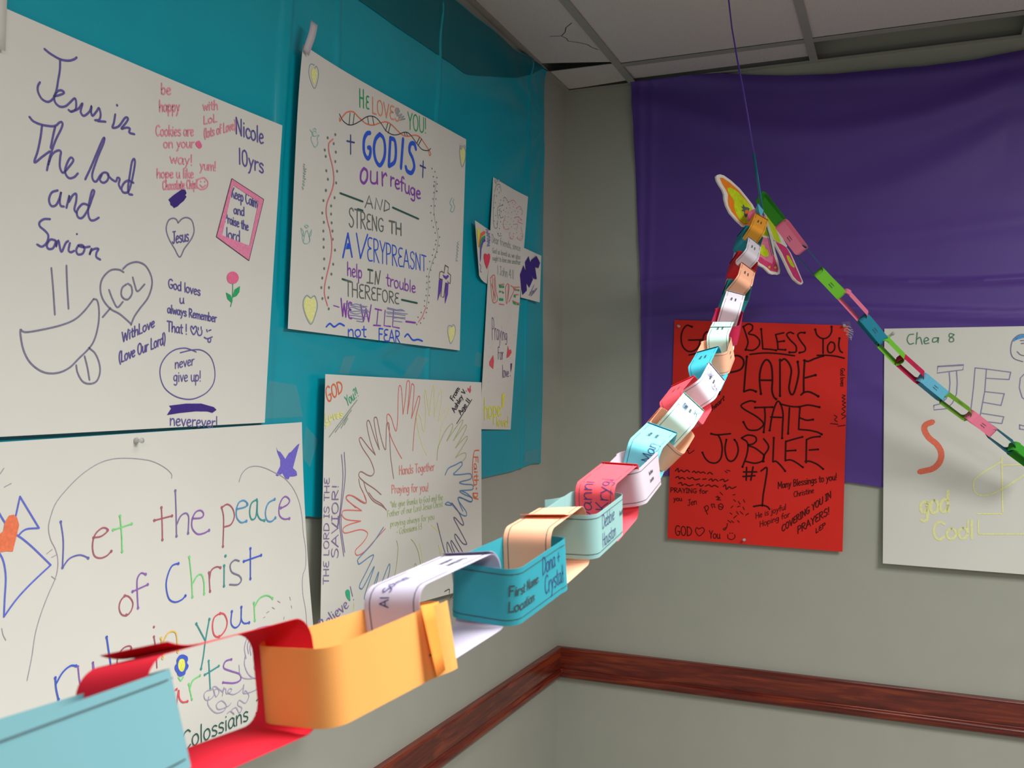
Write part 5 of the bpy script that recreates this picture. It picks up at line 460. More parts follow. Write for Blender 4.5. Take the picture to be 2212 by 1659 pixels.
WING = {
 'upper': [(0.632, -0.5999, 2.2585), (0.6346, -0.5953, 2.264), (0.6403, -0.5866, 2.2669), (0.6477, -0.5759, 2.266), (0.6622, -0.5564, 2.2566), (0.6812, -0.5314, 2.2394), (0.6971, -0.5115, 2.219), (0.7097, -0.496, 2.2019), (0.7188, -0.4857, 2.1829), (0.7229, -0.4832, 2.1615), (0.7147, -0.4982, 2.1419), (0.701, -0.5185, 2.139), (0.6908, -0.5335, 2.138), (0.6769, -0.5516, 2.151), (0.6631, -0.5691, 2.1676), (0.6551, -0.5779, 2.1858), (0.6508, -0.5815, 2.2022), (0.6497, -0.5809, 2.2161), (0.6464, -0.584, 2.2262), (0.6395, -0.5923, 2.2376), (0.6343, -0.5983, 2.2482)],
 'upper_orange': [(0.6393, -0.5896, 2.2572), (0.6455, -0.5803, 2.2588), (0.6607, -0.5596, 2.2496), (0.678, -0.537, 2.2342), (0.6921, -0.5193, 2.2166), (0.7045, -0.5038, 2.1996), (0.7138, -0.494, 2.1773), (0.7076, -0.5073, 2.1493), (0.6924, -0.5305, 2.1427), (0.6802, -0.5463, 2.1543), (0.6663, -0.5638, 2.172), (0.6592, -0.5717, 2.1867), (0.6574, -0.572, 2.2016), (0.6575, -0.5693, 2.218), (0.6513, -0.5763, 2.2307), (0.6443, -0.5845, 2.2432)],
 'upper_lime': [(0.6554, -0.57, 2.2329), (0.6611, -0.5611, 2.2365), (0.6713, -0.547, 2.2325), (0.6834, -0.5308, 2.2233), (0.6957, -0.5152, 2.2086), (0.7082, -0.4998, 2.1916), (0.7122, -0.4971, 2.1724), (0.7058, -0.5096, 2.1511), (0.6923, -0.5301, 2.146), (0.6827, -0.5426, 2.1549), (0.6756, -0.5508, 2.1686), (0.6709, -0.5549, 2.1851), (0.6705, -0.5532, 2.2004), (0.666, -0.5581, 2.2103), (0.6582, -0.5677, 2.2215)],
 'upper_flower': [(0.6834, -0.5357, 2.1924), (0.6877, -0.53, 2.189), (0.6892, -0.5264, 2.1982), (0.6928, -0.5223, 2.1913), (0.6979, -0.5148, 2.1914), (0.7031, -0.5076, 2.1893), (0.7016, -0.5109, 2.1823), (0.7051, -0.5065, 2.1775), (0.7001, -0.5146, 2.172), (0.6953, -0.5233, 2.162), (0.6916, -0.5273, 2.17), (0.6918, -0.5258, 2.1778), (0.6854, -0.5348, 2.1797), (0.6896, -0.5281, 2.1839)],
 'upper_center': [(0.6938, -0.522, 2.1827), (0.6981, -0.5156, 2.1848), (0.7012, -0.5115, 2.1811), (0.7009, -0.513, 2.1755), (0.6967, -0.5197, 2.1712), (0.6932, -0.5243, 2.1737)],
 'lower': [(0.7349, -0.4646, 2.1686), (0.7394, -0.4586, 2.1651), (0.746, -0.4516, 2.1486), (0.7546, -0.4434, 2.1212), (0.7617, -0.4389, 2.0845), (0.7695, -0.4319, 2.0569), (0.7737, -0.4297, 2.033), (0.773, -0.4321, 2.024), (0.7686, -0.4391, 2.0206), (0.7632, -0.4467, 2.0213), (0.7588, -0.4534, 2.0195), (0.7508, -0.4647, 2.0215), (0.7436, -0.474, 2.0291), (0.7382, -0.4809, 2.0349), (0.7294, -0.493, 2.0389), (0.7224, -0.5023, 2.0453), (0.7178, -0.5075, 2.0544), (0.7197, -0.5005, 2.0811), (0.7259, -0.4871, 2.1088), (0.7305, -0.4764, 2.1342)],
 'lower_lime': [(0.7365, -0.4633, 2.1622), (0.7416, -0.4582, 2.1476), (0.7483, -0.4519, 2.1255), (0.7493, -0.4511, 2.1213), (0.7361, -0.4701, 2.123), (0.7256, -0.4855, 2.122), (0.7302, -0.4751, 2.1452)],
 'lower_pink': [(0.7344, -0.4734, 2.1172), (0.7494, -0.4517, 2.1168), (0.7545, -0.4483, 2.0921), (0.7623, -0.4419, 2.06), (0.7682, -0.4371, 2.0365), (0.7675, -0.4395, 2.0275), (0.7604, -0.4497, 2.0286), (0.7524, -0.4613, 2.0284), (0.7461, -0.4694, 2.0351), (0.7398, -0.4776, 2.0406), (0.7275, -0.4945, 2.0473), (0.7218, -0.5016, 2.0551), (0.7249, -0.4928, 2.0821), (0.7295, -0.4825, 2.1051)],
 'lower_magenta': [(0.7216, -0.5007, 2.0628), (0.7323, -0.4853, 2.0614), (0.7395, -0.4759, 2.0549), (0.7555, -0.4538, 2.0477), (0.7579, -0.4488, 2.0571), (0.7563, -0.4484, 2.0746), (0.7623, -0.4421, 2.0589), (0.7686, -0.4365, 2.0366), (0.7675, -0.4395, 2.0271), (0.7604, -0.4498, 2.0281), (0.7524, -0.4613, 2.0284), (0.7461, -0.4694, 2.0351), (0.7381, -0.4802, 2.0408), (0.7275, -0.4945, 2.0473), (0.7218, -0.5018, 2.054)],
 'lower_flower': [(0.7315, -0.481, 2.0966), (0.7367, -0.4735, 2.0954), (0.7387, -0.472, 2.0869), (0.7441, -0.4648, 2.0834), (0.747, -0.4622, 2.0729), (0.7454, -0.4656, 2.0659), (0.7401, -0.4735, 2.0639), (0.7357, -0.4797, 2.0653), (0.7295, -0.488, 2.0697), (0.7259, -0.4924, 2.0757), (0.7266, -0.4903, 2.0824), (0.7291, -0.4859, 2.0873)],
 'lower_spots': [[(0.7486, -0.4648, 2.0415), (0.751, -0.4615, 2.04), (0.7511, -0.4619, 2.0362), (0.7488, -0.4657, 2.0339), (0.7463, -0.469, 2.0354), (0.7462, -0.4686, 2.0392)], [(0.7615, -0.4459, 2.0426), (0.764, -0.4425, 2.0411), (0.764, -0.443, 2.0373), (0.7617, -0.4468, 2.035), (0.7592, -0.4502, 2.0365), (0.7591, -0.4497, 2.0403)]],
 'far_upper': [(0.7337, -0.4537, 2.1948), (0.7368, -0.4333, 2.1997), (0.7434, -0.4018, 2.1967), (0.7529, -0.3576, 2.1901), (0.7575, -0.341, 2.1817), (0.761, -0.333, 2.1694), (0.7591, -0.353, 2.1568), (0.7655, -0.3323, 2.1421), (0.7764, -0.2931, 2.1207), (0.7729, -0.3187, 2.1122), (0.7642, -0.357, 2.1199), (0.7544, -0.4081, 2.1196), (0.7456, -0.4323, 2.1456), (0.7389, -0.4473, 2.1695)],
 'far_lime': [(0.7361, -0.4432, 2.1923), (0.7426, -0.4119, 2.1892), (0.7519, -0.3663, 2.1863), (0.7558, -0.362, 2.1666), (0.7535, -0.3781, 2.1616), (0.7653, -0.3483, 2.1235), (0.7636, -0.3607, 2.1193), (0.7543, -0.407, 2.122), (0.7451, -0.4289, 2.1528), (0.7393, -0.4426, 2.1725)],
 'far_lower': [(0.7546, -0.4093, 2.1172), (0.7656, -0.3501, 2.1198), (0.7753, -0.3021, 2.117), (0.783, -0.2717, 2.1055), (0.7915, -0.2458, 2.0836), (0.8003, -0.2208, 2.0588), (0.8091, -0.1955, 2.0337), (0.8101, -0.194, 2.0291), (0.8077, -0.2138, 2.0209), (0.8025, -0.2402, 2.0212), (0.7935, -0.2816, 2.0277), (0.7856, -0.3105, 2.0424), (0.7757, -0.3405, 2.0679), (0.7662, -0.3712, 2.0906), (0.7585, -0.3974, 2.1068)],
 'far_pink': [(0.7566, -0.3995, 2.1165), (0.7657, -0.3509, 2.1181), (0.7747, -0.3066, 2.1152), (0.7818, -0.2808, 2.1018), (0.7904, -0.2564, 2.0774), (0.7991, -0.2309, 2.054), (0.807, -0.2079, 2.0322), (0.8063, -0.2165, 2.0259), (0.7992, -0.2518, 2.0279), (0.7915, -0.2844, 2.0366), (0.7801, -0.3213, 2.0638), (0.7695, -0.3537, 2.091), (0.7604, -0.3865, 2.1085)],
 'far_flower': [(0.7762, -0.3182, 2.0916), (0.7803, -0.2963, 2.0926), (0.7859, -0.2763, 2.0816), (0.7917, -0.2575, 2.0679), (0.7914, -0.264, 2.0624), (0.7855, -0.2917, 2.0656), (0.7791, -0.314, 2.0785)],
 'body': [(0.7363, -0.4696, 2.1792), (0.7421, -0.4663, 2.1459), (0.7514, -0.4614, 2.1091), (0.7595, -0.457, 2.0722)],
}

# ------------------------------------------------------------------ room shell
H = 2.74          # ceiling height
bm = bmesh.new(); add_box(bm, -.12, 0, -6.0, .12, 0, 3.05); struct(obj('wall_left', bm, WALL))
bm = bmesh.new(); add_box(bm, 0, 6.0, 0, .12, 0, 3.05); struct(obj('wall_right', bm, WALL))
CARPET = mat('pale_vinyl_floor', (158, 153, 145), .95, .05, scale=220, amount=.25, bump=.4)
bm = bmesh.new(); add_box(bm, 0, 6.0, -6.0, 0, -.05, 0); struct(obj('floor', bm, CARPET))

# wooden chair rail: profile (offset from wall, height), swept along each wall, mitred in the corner
PROF = [(0, .7488), (.013, .7488), (.020, .7515), (.0235, .758), (.0235, .768), (.0205, .7745), (.0165, .7765), (.0155, .7785), (.0165, .7805),
        (.0175, .79), (.0185, .812), (.0185, .832), (.0195, .8415), (.0195, .847), (.017, .85), (0, .85)]
def wood(name, stretch):
    m = bpy.data.materials.new(name); m.use_nodes = True
    nt = m.node_tree; b = nt.nodes['Principled BSDF']
    tc = nt.nodes.new('ShaderNodeTexCoord'); mp = nt.nodes.new('ShaderNodeMapping'); mp.inputs['Scale'].default_value = stretch
    nz = nt.nodes.new('ShaderNodeTexNoise'); nz.inputs['Scale'].default_value = 1.0; nz.inputs['Detail'].default_value = 6; nz.inputs['Distortion'].default_value = 1.4
    rp = nt.nodes.new('ShaderNodeValToRGB')
    e = rp.color_ramp.elements
    e[0].position = .28; e[0].color = (*lin((74, 18, 10)), 1)
    e[1].position = .75; e[1].color = (*lin((150, 62, 26)), 1)
    k = e.new(.5); k.color = (*lin((108, 32, 18)), 1)
    nt.links.new(tc.outputs['Object'], mp.inputs[0]); nt.links.new(mp.outputs[0], nz.inputs['Vector']); nt.links.new(nz.outputs['Fac'], rp.inputs[0])
    nt.links.new(rp.outputs[0], b.inputs['Base Color'])
    b.inputs['Roughness'].default_value = .2; b.inputs['Specular IOR Level'].default_value = .6
    return m
def rail(name, along):
    bm = bmesh.new()
    ends = []
    for far in (False, True):
        ring = []
        for d, z in PROF:
            e = d if not far else 5.9
            ring.append(bm.verts.new((e, -d, z) if along == 'x' else (d, -e, z)))
        ends.append(ring)
    n = len(PROF)
    for i in range(n - 1):
        bm.faces.new((ends[0][i], ends[0][i + 1], ends[1][i + 1], ends[1][i]) if along == 'x' else (ends[1][i], ends[1][i + 1], ends[0][i + 1], ends[0][i]))
    o = obj(name, bm, wood('mahogany_' + along, (4, 40, 48) if along == 'x' else (40, 4, 48)), None, True)
    o.data.set_sharp_from_angle(angle=.75)
    return struct(o)
rail('trim_1', 'x')
rail('trim_2', 'y')

# suspended ceiling: tiles, T bars, wall angles and the dark plenum above
TILE = mat('ceiling_tile', (214, 207, 203), .9, .1, scale=420, amount=.16, bump=.5)
METAL = mat('white_ceiling_grid', (162, 160, 152), .5, .3)
DARK = mat('dark_plenum', (14, 14, 16), .95, .05)
bm = bmesh.new(); add_box(bm, -.1, 6.0, -6.0, .1, 3.05, 3.1); struct(obj('trim_3', bm, DARK))
ceil = bpy.data.objects.new('ceiling', None); col.objects.link(ceil); struct(ceil)
def tile(corners, z0, z1=None, name='ceiling_tile', th=.015):
    """tile slab from plan corners; z1 gives the far pair of corners their own height (a tile pushed up)"""
    bm = bmesh.new()
    zz = [z0, z0, z1 if z1 is not None else z0, z1 if z1 is not None else z0]
    lo = [bm.verts.new((x, y, z)) for (x, y), z in zip(corners, zz)]
    hi = [bm.verts.new((x, y, z + th)) for (x, y), z in zip(corners, zz)]
    bm.faces.new(lo[::-1]); bm.faces.new(hi)
    for i in range(4):
        bm.faces.new((lo[i], lo[(i + 1) % 4], hi[(i + 1) % 4], hi[i]))
    bmesh.ops.recalc_face_normals(bm, faces=bm.faces)
    o = obj(name, bm, TILE, ceil); o['kind'] = 'structure'
    return o
XS = [.0, .243, .820, 1.397, 1.974, 2.551, 3.128]
first = None
for i in range(6):
    xa, xb = XS[i] + (.004 if i else .004), XS[i + 1] - .004
    if i == 0:
        o = tile([(xa, -1.40), (xb, -1.40), (xb, -.212), (xa, -.285)], H + .003); first = o
        tile([(.006, -.2), (xb, -.196), (xb, -.036), (.006, -.012)], H + .003, H + .004, th=.002)
    else:
        tile([(xa, -1.40), (xb, -1.40), (xb, -.195), (xa, -.195)], H + .003)
        if i == 1: tile([(xa, -.176), (xb, -.176), (xb, -.032), (xa, -.026)], H + .004, H + .010)
        elif i == 2: tile([(xa, -.182), (xb - .05, -.182), (xb - .05, -.02), (xa, -.02)], H + .17, H + .18)
        else: tile([(xa, -.176), (xb, -.176), (xb, -.03), (xa, -.03)], H + .004, H + .006)
    tile([(xa, -2.62), (xb, -2.62), (xb, -1.42), (xa, -1.42)], H + .003)
bm = bmesh.new(); add_box(bm, 0, 6, -6, -2.62, H + .003, H + .018); o = obj('ceiling_tile', bm, TILE, ceil); o['kind'] = 'structure'
bm = bmesh.new(); add_box(bm, 3.128, 6, -2.62, 0, H + .003, H + .018); o = obj('ceiling_tile', bm, TILE, ceil); o['kind'] = 'structure'
CRACKM = mat('tile_crack', (48, 46, 44), .9, .05)
mk = Marks(lambda u, v, h: Vector((u, v, H + .003 - h)), .0006)
for p in CRACK: mk.stroke(p, .0022)
obj('crack', mk.bm, CRACKM, first)
k = 4
def bar(x0, x1, y0, y1):
    global k
    bm = bmesh.new()
    add_box(bm, x0, x1, y0, y1, H - .0025, H + .0005)
    cx, cy = (x0 + x1) / 2, (y0 + y1) / 2
    if x1 - x0 < y1 - y0: add_box(bm, cx - .001, cx + .001, y0, y1, H + .0005, H + .035)
    else: add_box(bm, x0, x1, cy - .001, cy + .001, H + .0005, H + .035)
    struct(obj('trim_%d' % k, bm, METAL)); k += 1
for x in XS[1:]: bar(x - .012, x + .012, -2.6, -.002)
for xa, xb in zip(XS[1:], XS[2:]): bar(xa + .0122, xb - .0122, -.197, -.173)
for xa, xb in zip(XS, XS[1:]): bar(xa + (.0222 if xa == 0 else .0122), xb - .0122, -1.422, -1.398)
for (a, b) in (((0, .021, -2.6, 0), (0, .0012)), ((0.021, 3.1, -.021, 0), None)):
    bm = bmesh.new()
    x0, x1, y0, y1 = a
    add_box(bm, x0, x1, y0, y1, H - .002, H)
    if b: add_box(bm, .0002, .0014, y0, y1, H, H + .022)
    else: add_box(bm, x0, x1, -.0014, -.0002, H, H + .022)
    struct(obj('trim_%d' % k, bm, METAL)); k += 1

# ------------------------------------------------------------------ plastic table cloths pinned over the walls
def interp(poly, t, ax):
    for p, q in zip(poly, poly[1:]):
        lo, hi = p[ax], q[ax]
        if (lo <= t <= hi) or (hi <= t <= lo):
            f = (t - lo) / ((hi - lo) or 1e-9)
            return p[1 - ax] + (q[1 - ax] - p[1 - ax]) * f
    return poly[0][1 - ax] if abs(t - poly[0][ax]) < abs(t - poly[-1][ax]) else poly[-1][1 - ax]

def ridge(x, w):
    return math.exp(-(x / w) ** 2)

def teal_fold(a, z, top):
    """stand-off of the turquoise cloth: a rolled fold under its top hem, pulls from the corner pin, vertical packing creases"""
    d = top - z
    h = .0085 + .0035 * noise.noise((a * 2.3, z * 2.1, 1.7)) + .0012 * noise.noise((a * 9, z * 7, 4.1))
    w = .035 + .10 * min(1, max(0, (-.2 - a) / .7))
    h += .008 * ridge(d - w * .40, w * .36)
    h += .018 * ridge(d, .05) * ridge(a + .19, .04)          # gathered over the wall angle at the corner pin
    # pulls running down from the top corner
    r = math.hypot(a + .2, z - 2.56); th = math.atan2(2.56 - z, -.2 - a)
    h += .006 * min(1, r * 2.2) * math.exp(-r * 1.2) * math.sin(th * 15)
    for c, s, g in ((-1.600, .06, .010), (-1.612, .05, .007), (-1.40, -.03, .006), (-.98, .04, .005), (-.36, .02, .005)):
        h += g * ridge(a - c - s * (z - 2.0), .008)
    # sag wrinkles between the sheets
    h += .008 * ridge(z - 1.73 + .22 * (a + 1.2), .02) * ridge(a + 1.25, .35)
    h += .008 * ridge(z - 1.82 - .35 * (a + 1.1), .016) * ridge(a + 1.1, .3)
    return max(.003, min(h, .0132 + .05 * max(0, z - 2.34) + .05 * max(0, a + .62)))

def purple_fold(a, z, top):
    d = top - z
    h = .008 + .0035 * noise.noise((a * 1.6, z * 2.4, 7.7)) + .001 * noise.noise((a * 7, z * 9, 2.2))
    sag = .10 + .09 * math.sin(min(1, max(0, (a - .25) / 1.1)) * math.pi)
    h += .018 * ridge(d - sag, .045) + .010 * ridge(d - sag * 2.1, .06)
    h += .020 * ridge(d, .05) * min(1, max(0, (.62 - a) * 5))         # tucked over the wall angle
    h += .006 * ridge(d - .02, .02)
    for c, w, g in ((2.06, .009, .009), (1.955, .014, .012), (2.2, .03, .005), (1.72, .02, .004)):
        h += g * ridge(z - c - .02 * math.sin(a * 4 + c * 9), w) * (.35 + .65 * min(1, max(0, (a - .45) * 2.5)))
    h += .004 * ridge(a - .27, .012) + .003 * ridge(a - .30 - .02 * (z - 2), .012)
    return max(.003, min(h, .0122 + .25 * max(0, z - 1.945) + .02 * max(0, .37 - a)))

def cloth(name, wall, spec, fold, nu, nv, material, a0, a1, side_at):
    bm = bmesh.new()
    grid = []
    for i in range(nu + 1):
        u = i / nu
        row = []
        for j in range(nv + 1):
            v = j / nv
            a = a0 + (a1 - a0) * u
            zt = interp(spec['top'], a, 0); zb = interp(spec['bot'], a, 0)
            z = zb + (zt - zb) * v
            e = interp(spec['side'], z, 1)           # the hanging edge is not quite straight
            ref = a1 if side_at == 1 else a0
            a += (e - ref) * (max(0, 1 - abs(a - ref) / .12))
            h = fold(a, z, zt)
            z = min(z, 2.7375)
            row.append(bm.verts.new((h, a, z) if wall == 'L' else (a, -h, z)))
        grid.append(row)
    for i in range(nu):
        for j in range(nv):
            f = (grid[i][j], grid[i + 1][j], grid[i + 1][j + 1], grid[i][j + 1])
            bm.faces.new(f)
    bmesh.ops.recalc_face_normals(bm, faces=bm.faces)
    o = obj(name, bm, material, None, True)
    s = o.modifiers.new('thickness', 'SOLIDIFY'); s.thickness = .0012; s.offset = 0
    o.modifiers.new('crisp_rim', 'EDGE_SPLIT').split_angle = .9
    return o
TEALM = mat('turquoise_plastic', (6, 164, 184), .30, .45, scale=5, amount=.05, bump=.05)
PURPM = mat('purple_plastic', (90, 62, 148), .46, .35, scale=5, amount=.05, bump=.08)
teal = tag(cloth('plastic_tablecloth', 'L', TEAL, teal_fold, 380, 210, TEALM, -2.6, TEAL['side'][2][0], 1),
    'turquoise plastic tablecloth pinned up as a wall backdrop behind white posters', 'tablecloth')
# separate darker turquoise strip over the cloth's top edge, narrowing towards the corner
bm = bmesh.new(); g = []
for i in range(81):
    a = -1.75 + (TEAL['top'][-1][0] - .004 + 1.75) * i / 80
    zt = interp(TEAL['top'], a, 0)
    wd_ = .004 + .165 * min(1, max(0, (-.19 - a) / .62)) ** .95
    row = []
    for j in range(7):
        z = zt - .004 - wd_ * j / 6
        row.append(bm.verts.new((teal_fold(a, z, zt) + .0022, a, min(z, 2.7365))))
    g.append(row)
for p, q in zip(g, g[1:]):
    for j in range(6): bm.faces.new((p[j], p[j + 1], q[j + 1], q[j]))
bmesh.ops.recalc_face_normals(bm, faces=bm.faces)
o = obj('top_band', bm, mat('turquoise_plastic_dark', (0, 110, 122), .4, .25, scale=5, amount=.05, bump=.05), teal, True)
o['label'] = 'darker turquoise band along the ceiling'
tag(cloth('plastic_tablecloth', 'R', PURPLE, purple_fold, 220, 180, PURPM, PURPLE['side'][3][0], 1.62, 0),
    'purple plastic tablecloth pinned up as a wall backdrop behind the red poster', 'tablecloth')

# ------------------------------------------------------------------ posters
def lift(S, a, z):
    b, L, Rr, B, T, K = S['lift']; a0, a1, z0, z1 = S['box']
    u = (a - a0) / (a1 - a0); v = (z - z0) / (z1 - z0)
    u = min(max(u, -.2), 1.2); v = min(max(v, -.2), 1.2)
    return b + L * max(0, 1 - u / .35) ** 2 + Rr * max(0, 1 - (1 - u) / .35) ** 2 + B * (1 - v) ** 2 + T * v ** 4 + K * max(0, (1 - u) * v) ** 6 + .0009 * math.sin(5 * u + 3 * v)

def patch(bm, S, corners, org, nu, nv, extra=None):
    tl, tr, br, bl = corners
    g = []
    for i in range(nu + 1):
        row = []
        for j in range(nv + 1):
            u, v = i / nu, j / nv
            a = (bl[0] * (1 - u) + br[0] * u) * (1 - v) + (tl[0] * (1 - u) + tr[0] * u) * v
            z = (bl[1] * (1 - u) + br[1] * u) * (1 - v) + (tl[1] * (1 - u) + tr[1] * u) * v
            h = lift(S, a, z) + (extra(u, v) if extra else 0)
            row.append(bm.verts.new(Vector((h, a, z) if S['wall'] == 'L' else (a, -h, z)) - org))
        g.append(row)
    for i in range(nu):
        for j in range(nv):
            f = (g[i][j], g[i + 1][j], g[i + 1][j + 1], g[i][j + 1])
            bm.faces.new(f)

def sheet(key, name, label, material, cat='poster'):
    S = SHEETS[key]
    a0, a1, z0, z1 = S['box']
    org = Vector((0, a0, z0)) if S['wall'] == 'L' else Vector((a0, 0, z0))
    bm = bmesh.new()
    patch(bm, S, S['corners'], org, 36, 36)
    o = obj(name, bm, material, None, True)
    o.location = org
    s = o.modifiers.new('thickness', 'SOLIDIFY'); s.thickness = .0005; s.offset = -1
    o.modifiers.new('crisp_rim', 'EDGE_SPLIT').split_angle = .9
    tag(o, label, cat)
    def f(u, v, e):
        a, z = a0 + u / 1000, z0 + v / 1000
        h = lift(S, a, z) + e
        return Vector((h, u / 1000, v / 1000)) if S['wall'] == 'L' else Vector((u / 1000, -h, v / 1000))
    for n, m in enumerate(S['marks']):
        e = .0006 + .00005 * n
        def done(mk):
            bmesh.ops.recalc_face_normals(mk.bm, faces=mk.bm.faces)
            c = obj(m['n'], mk.bm, ink(m['c']), o)
            if 'l' in m: c['label'] = m['l']
        for sm, p in m.get('f', ()):
            mk = Marks(f, e); q = parse(p)
            mk.fill(catmull(q, 4, True) if sm else q)
            done(mk)
        for a, b in m.get('r', ()):
            mk = Marks(f, e); mk.ring(parse(a), parse(b)); done(mk)
        pen = []
        for w, sm, ss in m.get('s', ()):
            for p in ss.split('|'):
                q = parse(p)
                pen.append((catmull(q, 5) if sm else q, w, 0))
        for w, ds in m.get('d', ()):
            for q in parse(ds): pen.append(([q], w, 1))
        if pen:
            # strokes that stand close together are one drawn letter or figure, and one part
            box = [(min(a for a, b in p), max(a for a, b in p), min(b for a, b in p), max(b for a, b in p)) for p, w, k in pen]
            own = list(range(len(pen)))
            def root_of(i):
                while own[i] != i: i = own[i]
                return i
            gap = 7.0
            for i in range(len(pen)):
                for j in range(i):
                    A, B = box[i], box[j]
                    if A[0] - gap < B[1] and B[0] - gap < A[1] and A[2] - gap < B[3] and B[2] - gap < A[3]: own[root_of(i)] = root_of(j)
            sets = {}
            for i in range(len(pen)): sets.setdefault(root_of(i), []).append(i)
            if len(sets) > 14: sets = {0: range(len(pen))}
            for grp in sets.values():
                mk = Marks(f, e)
                for i in grp:
                    p, w, k = pen[i]
                    if k: mk.dot(p[0], w)
                    else: mk.stroke(p, w)
                done(mk)
        for t in m.get('t', ()):
            mk = Marks(f, e)
            for q in text_strokes(t[0], t[2:4], t[4:6], t[6:8], t[8:10]): mk.stroke(q, t[1])
            done(mk)
    return o

sheet('P1', 'poster', 'white poster with Jesus is The lord and Savior in violet cursive and a big smiley', PAPER)
sheet('P2', 'poster', 'white poster with bold blue GOD IS our refuge lettering and a peeling taped corner', PAPER)
sheet('P3', 'poster', 'white poster reading Let the peace of Christ rule in coloured dotted letters', PAPER)
sheet('P4', 'poster', 'white poster with a ring of traced coloured hands around Hands Together', PAPER)
cross = sheet('PX', 'cross_poster', 'narrow white cross-shaped poster with a rainbow and Praying For love', PAPER)
for arm, lab, ex in ((ARM_A, 'arm with the rainbow and pink heart', lambda u, v: .022 * (1 - u) ** 1.6), (ARM_B, 'arm with bold violet scribble', lambda u, v: .012 * u ** 1.5)):
    S = SHEETS['PX']; a0, a1, z0, z1 = S['box']; org = Vector((0, a0, z0))
    pts = [Vector((lift(S, a, z) - .0012, a, z)) - org for a, z in arm]
    bm = bmesh.new()
    bm.faces.new([bm.verts.new(p) for p in pts])
    bmesh.ops.recalc_face_normals(bm, faces=bm.faces)
    o = obj('arm', bm, PAPER, cross)
    o['label'] = lab
    s = o.modifiers.new('thickness', 'SOLIDIFY'); s.thickness = .0005; s.offset = 0
sheet('RED', 'poster', 'red poster with GOD BLESS YOU PLANE STATE JUBILEE in heavy black marker', REDPAPER)
sheet('CHEA', 'poster', 'white poster signed Chea 8 with violet outlined block letters and a red stroke', PAPER)

bm = bmesh.new(); g = []
for i in range(5):
    g.append([bm.verts.new((.0235 + .002 * (1 - i / 4) ** 2 * (1 - j / 4), EDGE_SHEET[3][0] + (EDGE_SHEET[2][0] - EDGE_SHEET[3][0]) * i / 4, EDGE_SHEET[2][1] + (EDGE_SHEET[1][1] - EDGE_SHEET[2][1]) * j / 4)) for j in range(5)])
for p, q in zip(g, g[1:]):
    for j in range(4): bm.faces.new((p[j], q[j], q[j + 1], p[j + 1]))
o = obj('paper_sheet', bm, PAPER, None, True)
o.modifiers.new('thickness', 'SOLIDIFY').thickness = .0004
tag(o, 'blank white sheet overlapping the top corner of the Jesus is poster at the picture edge', 'paper')

# torn tape with loose white fibres on the corner of the red poster
bm = bmesh.new()
v = [bm.verts.new((a, -.0165, z)) for a, z in FRAY['patch']]
bm.faces.new(v); bmesh.ops.recalc_face_normals(bm, faces=bm.faces)
FRAYM = mat('tape_fibre', (226, 214, 214), .6, .3)
def sheer():
    m = bpy.data.materials.new('torn_clear_tape'); m.use_nodes = True
    nt = m.node_tree; b = nt.nodes['Principled BSDF']; b.inputs['Base Color'].default_value = (*lin((215, 205, 205)), 1); b.inputs['Roughness'].default_value = .2
    tr = nt.nodes.new('ShaderNodeBsdfTransparent'); mx = nt.nodes.new('ShaderNodeMixShader'); mx.inputs[0].default_value = .10
    nt.links.new(tr.outputs[0], mx.inputs[1]); nt.links.new(b.outputs[0], mx.inputs[2]); nt.links.new(mx.outputs[0], nt.nodes['Material Output'].inputs[0])
    return m
fr = obj('torn_tape', bm, sheer())
tag(fr, 'torn clear tape with white fibres at the corner of the red poster under the You', 'tape')
mk = Marks(lambda u, w, h: Vector((u, -.0168 - h, w)), .0004)
for p in FRAY['hairs']: mk.stroke(catmull(p, 5), .0011)
obj('fibres', mk.bm, FRAYM, fr)

# the curled strip of masking tape at the peeling corner
S = SHEETS['P2']
TAPE = mat('masking_tape', (206, 196, 205), .6, .2)
tl = S['corners'][0]
bm = bmesh.new()
g = []
for j in range(9):
    t = j / 8
    y = tl[0] + .004 - .007 * t + .020 * t * t
    z = tl[1] - .012 + .062 * t
    h = .033 + .010 * math.sin(t * 2.6)
    w = .009 * (1 - .25 * t)
    g.append((bm.verts.new((h, y - w, z)), bm.verts.new((h + .006 * t, y + w, z - .006))))
for p, q in zip(g, g[1:]): bm.faces.new((p[0], p[1], q[1], q[0]))
o = obj('tape_strip', bm, TAPE, None, True)
o.modifiers.new('thickness', 'SOLIDIFY').thickness = .0004
tag(o, 'short curled strip of masking tape on the peeling corner of the GOD IS poster', 'tape')

def clear_tape():
    m = bpy.data.materials.new('clear_tape'); m.use_nodes = True
    nt = m.node_tree; b = nt.nodes['Principled BSDF']
    b.inputs['Base Color'].default_value = (*lin((170, 190, 180)), 1); b.inputs['Roughness'].default_value = .25
    tr = nt.nodes.new('ShaderNodeBsdfTransparent'); mx = nt.nodes.new('ShaderNodeMixShader'); mx.inputs[0].default_value = .14
    nt.links.new(tr.outputs[0], mx.inputs[1]); nt.links.new(b.outputs[0], mx.inputs[2]); nt.links.new(mx.outputs[0], nt.nodes['Material Output'].inputs[0])
    return m
CT = clear_tape()
TAPE_L = ['clear tape patch on the turquoise cloth above the corner of the Let the peace poster', 'narrow clear tape strip above the starting corner of the traced hands poster',
          'slanted clear tape strip above the middle of the traced hands poster', 'clear tape patch between the Let the peace and traced hands posters',
          'clear tape patch on the bottom hem corner of the turquoise cloth', 'small clear tape piece beside the foot of the cross poster']
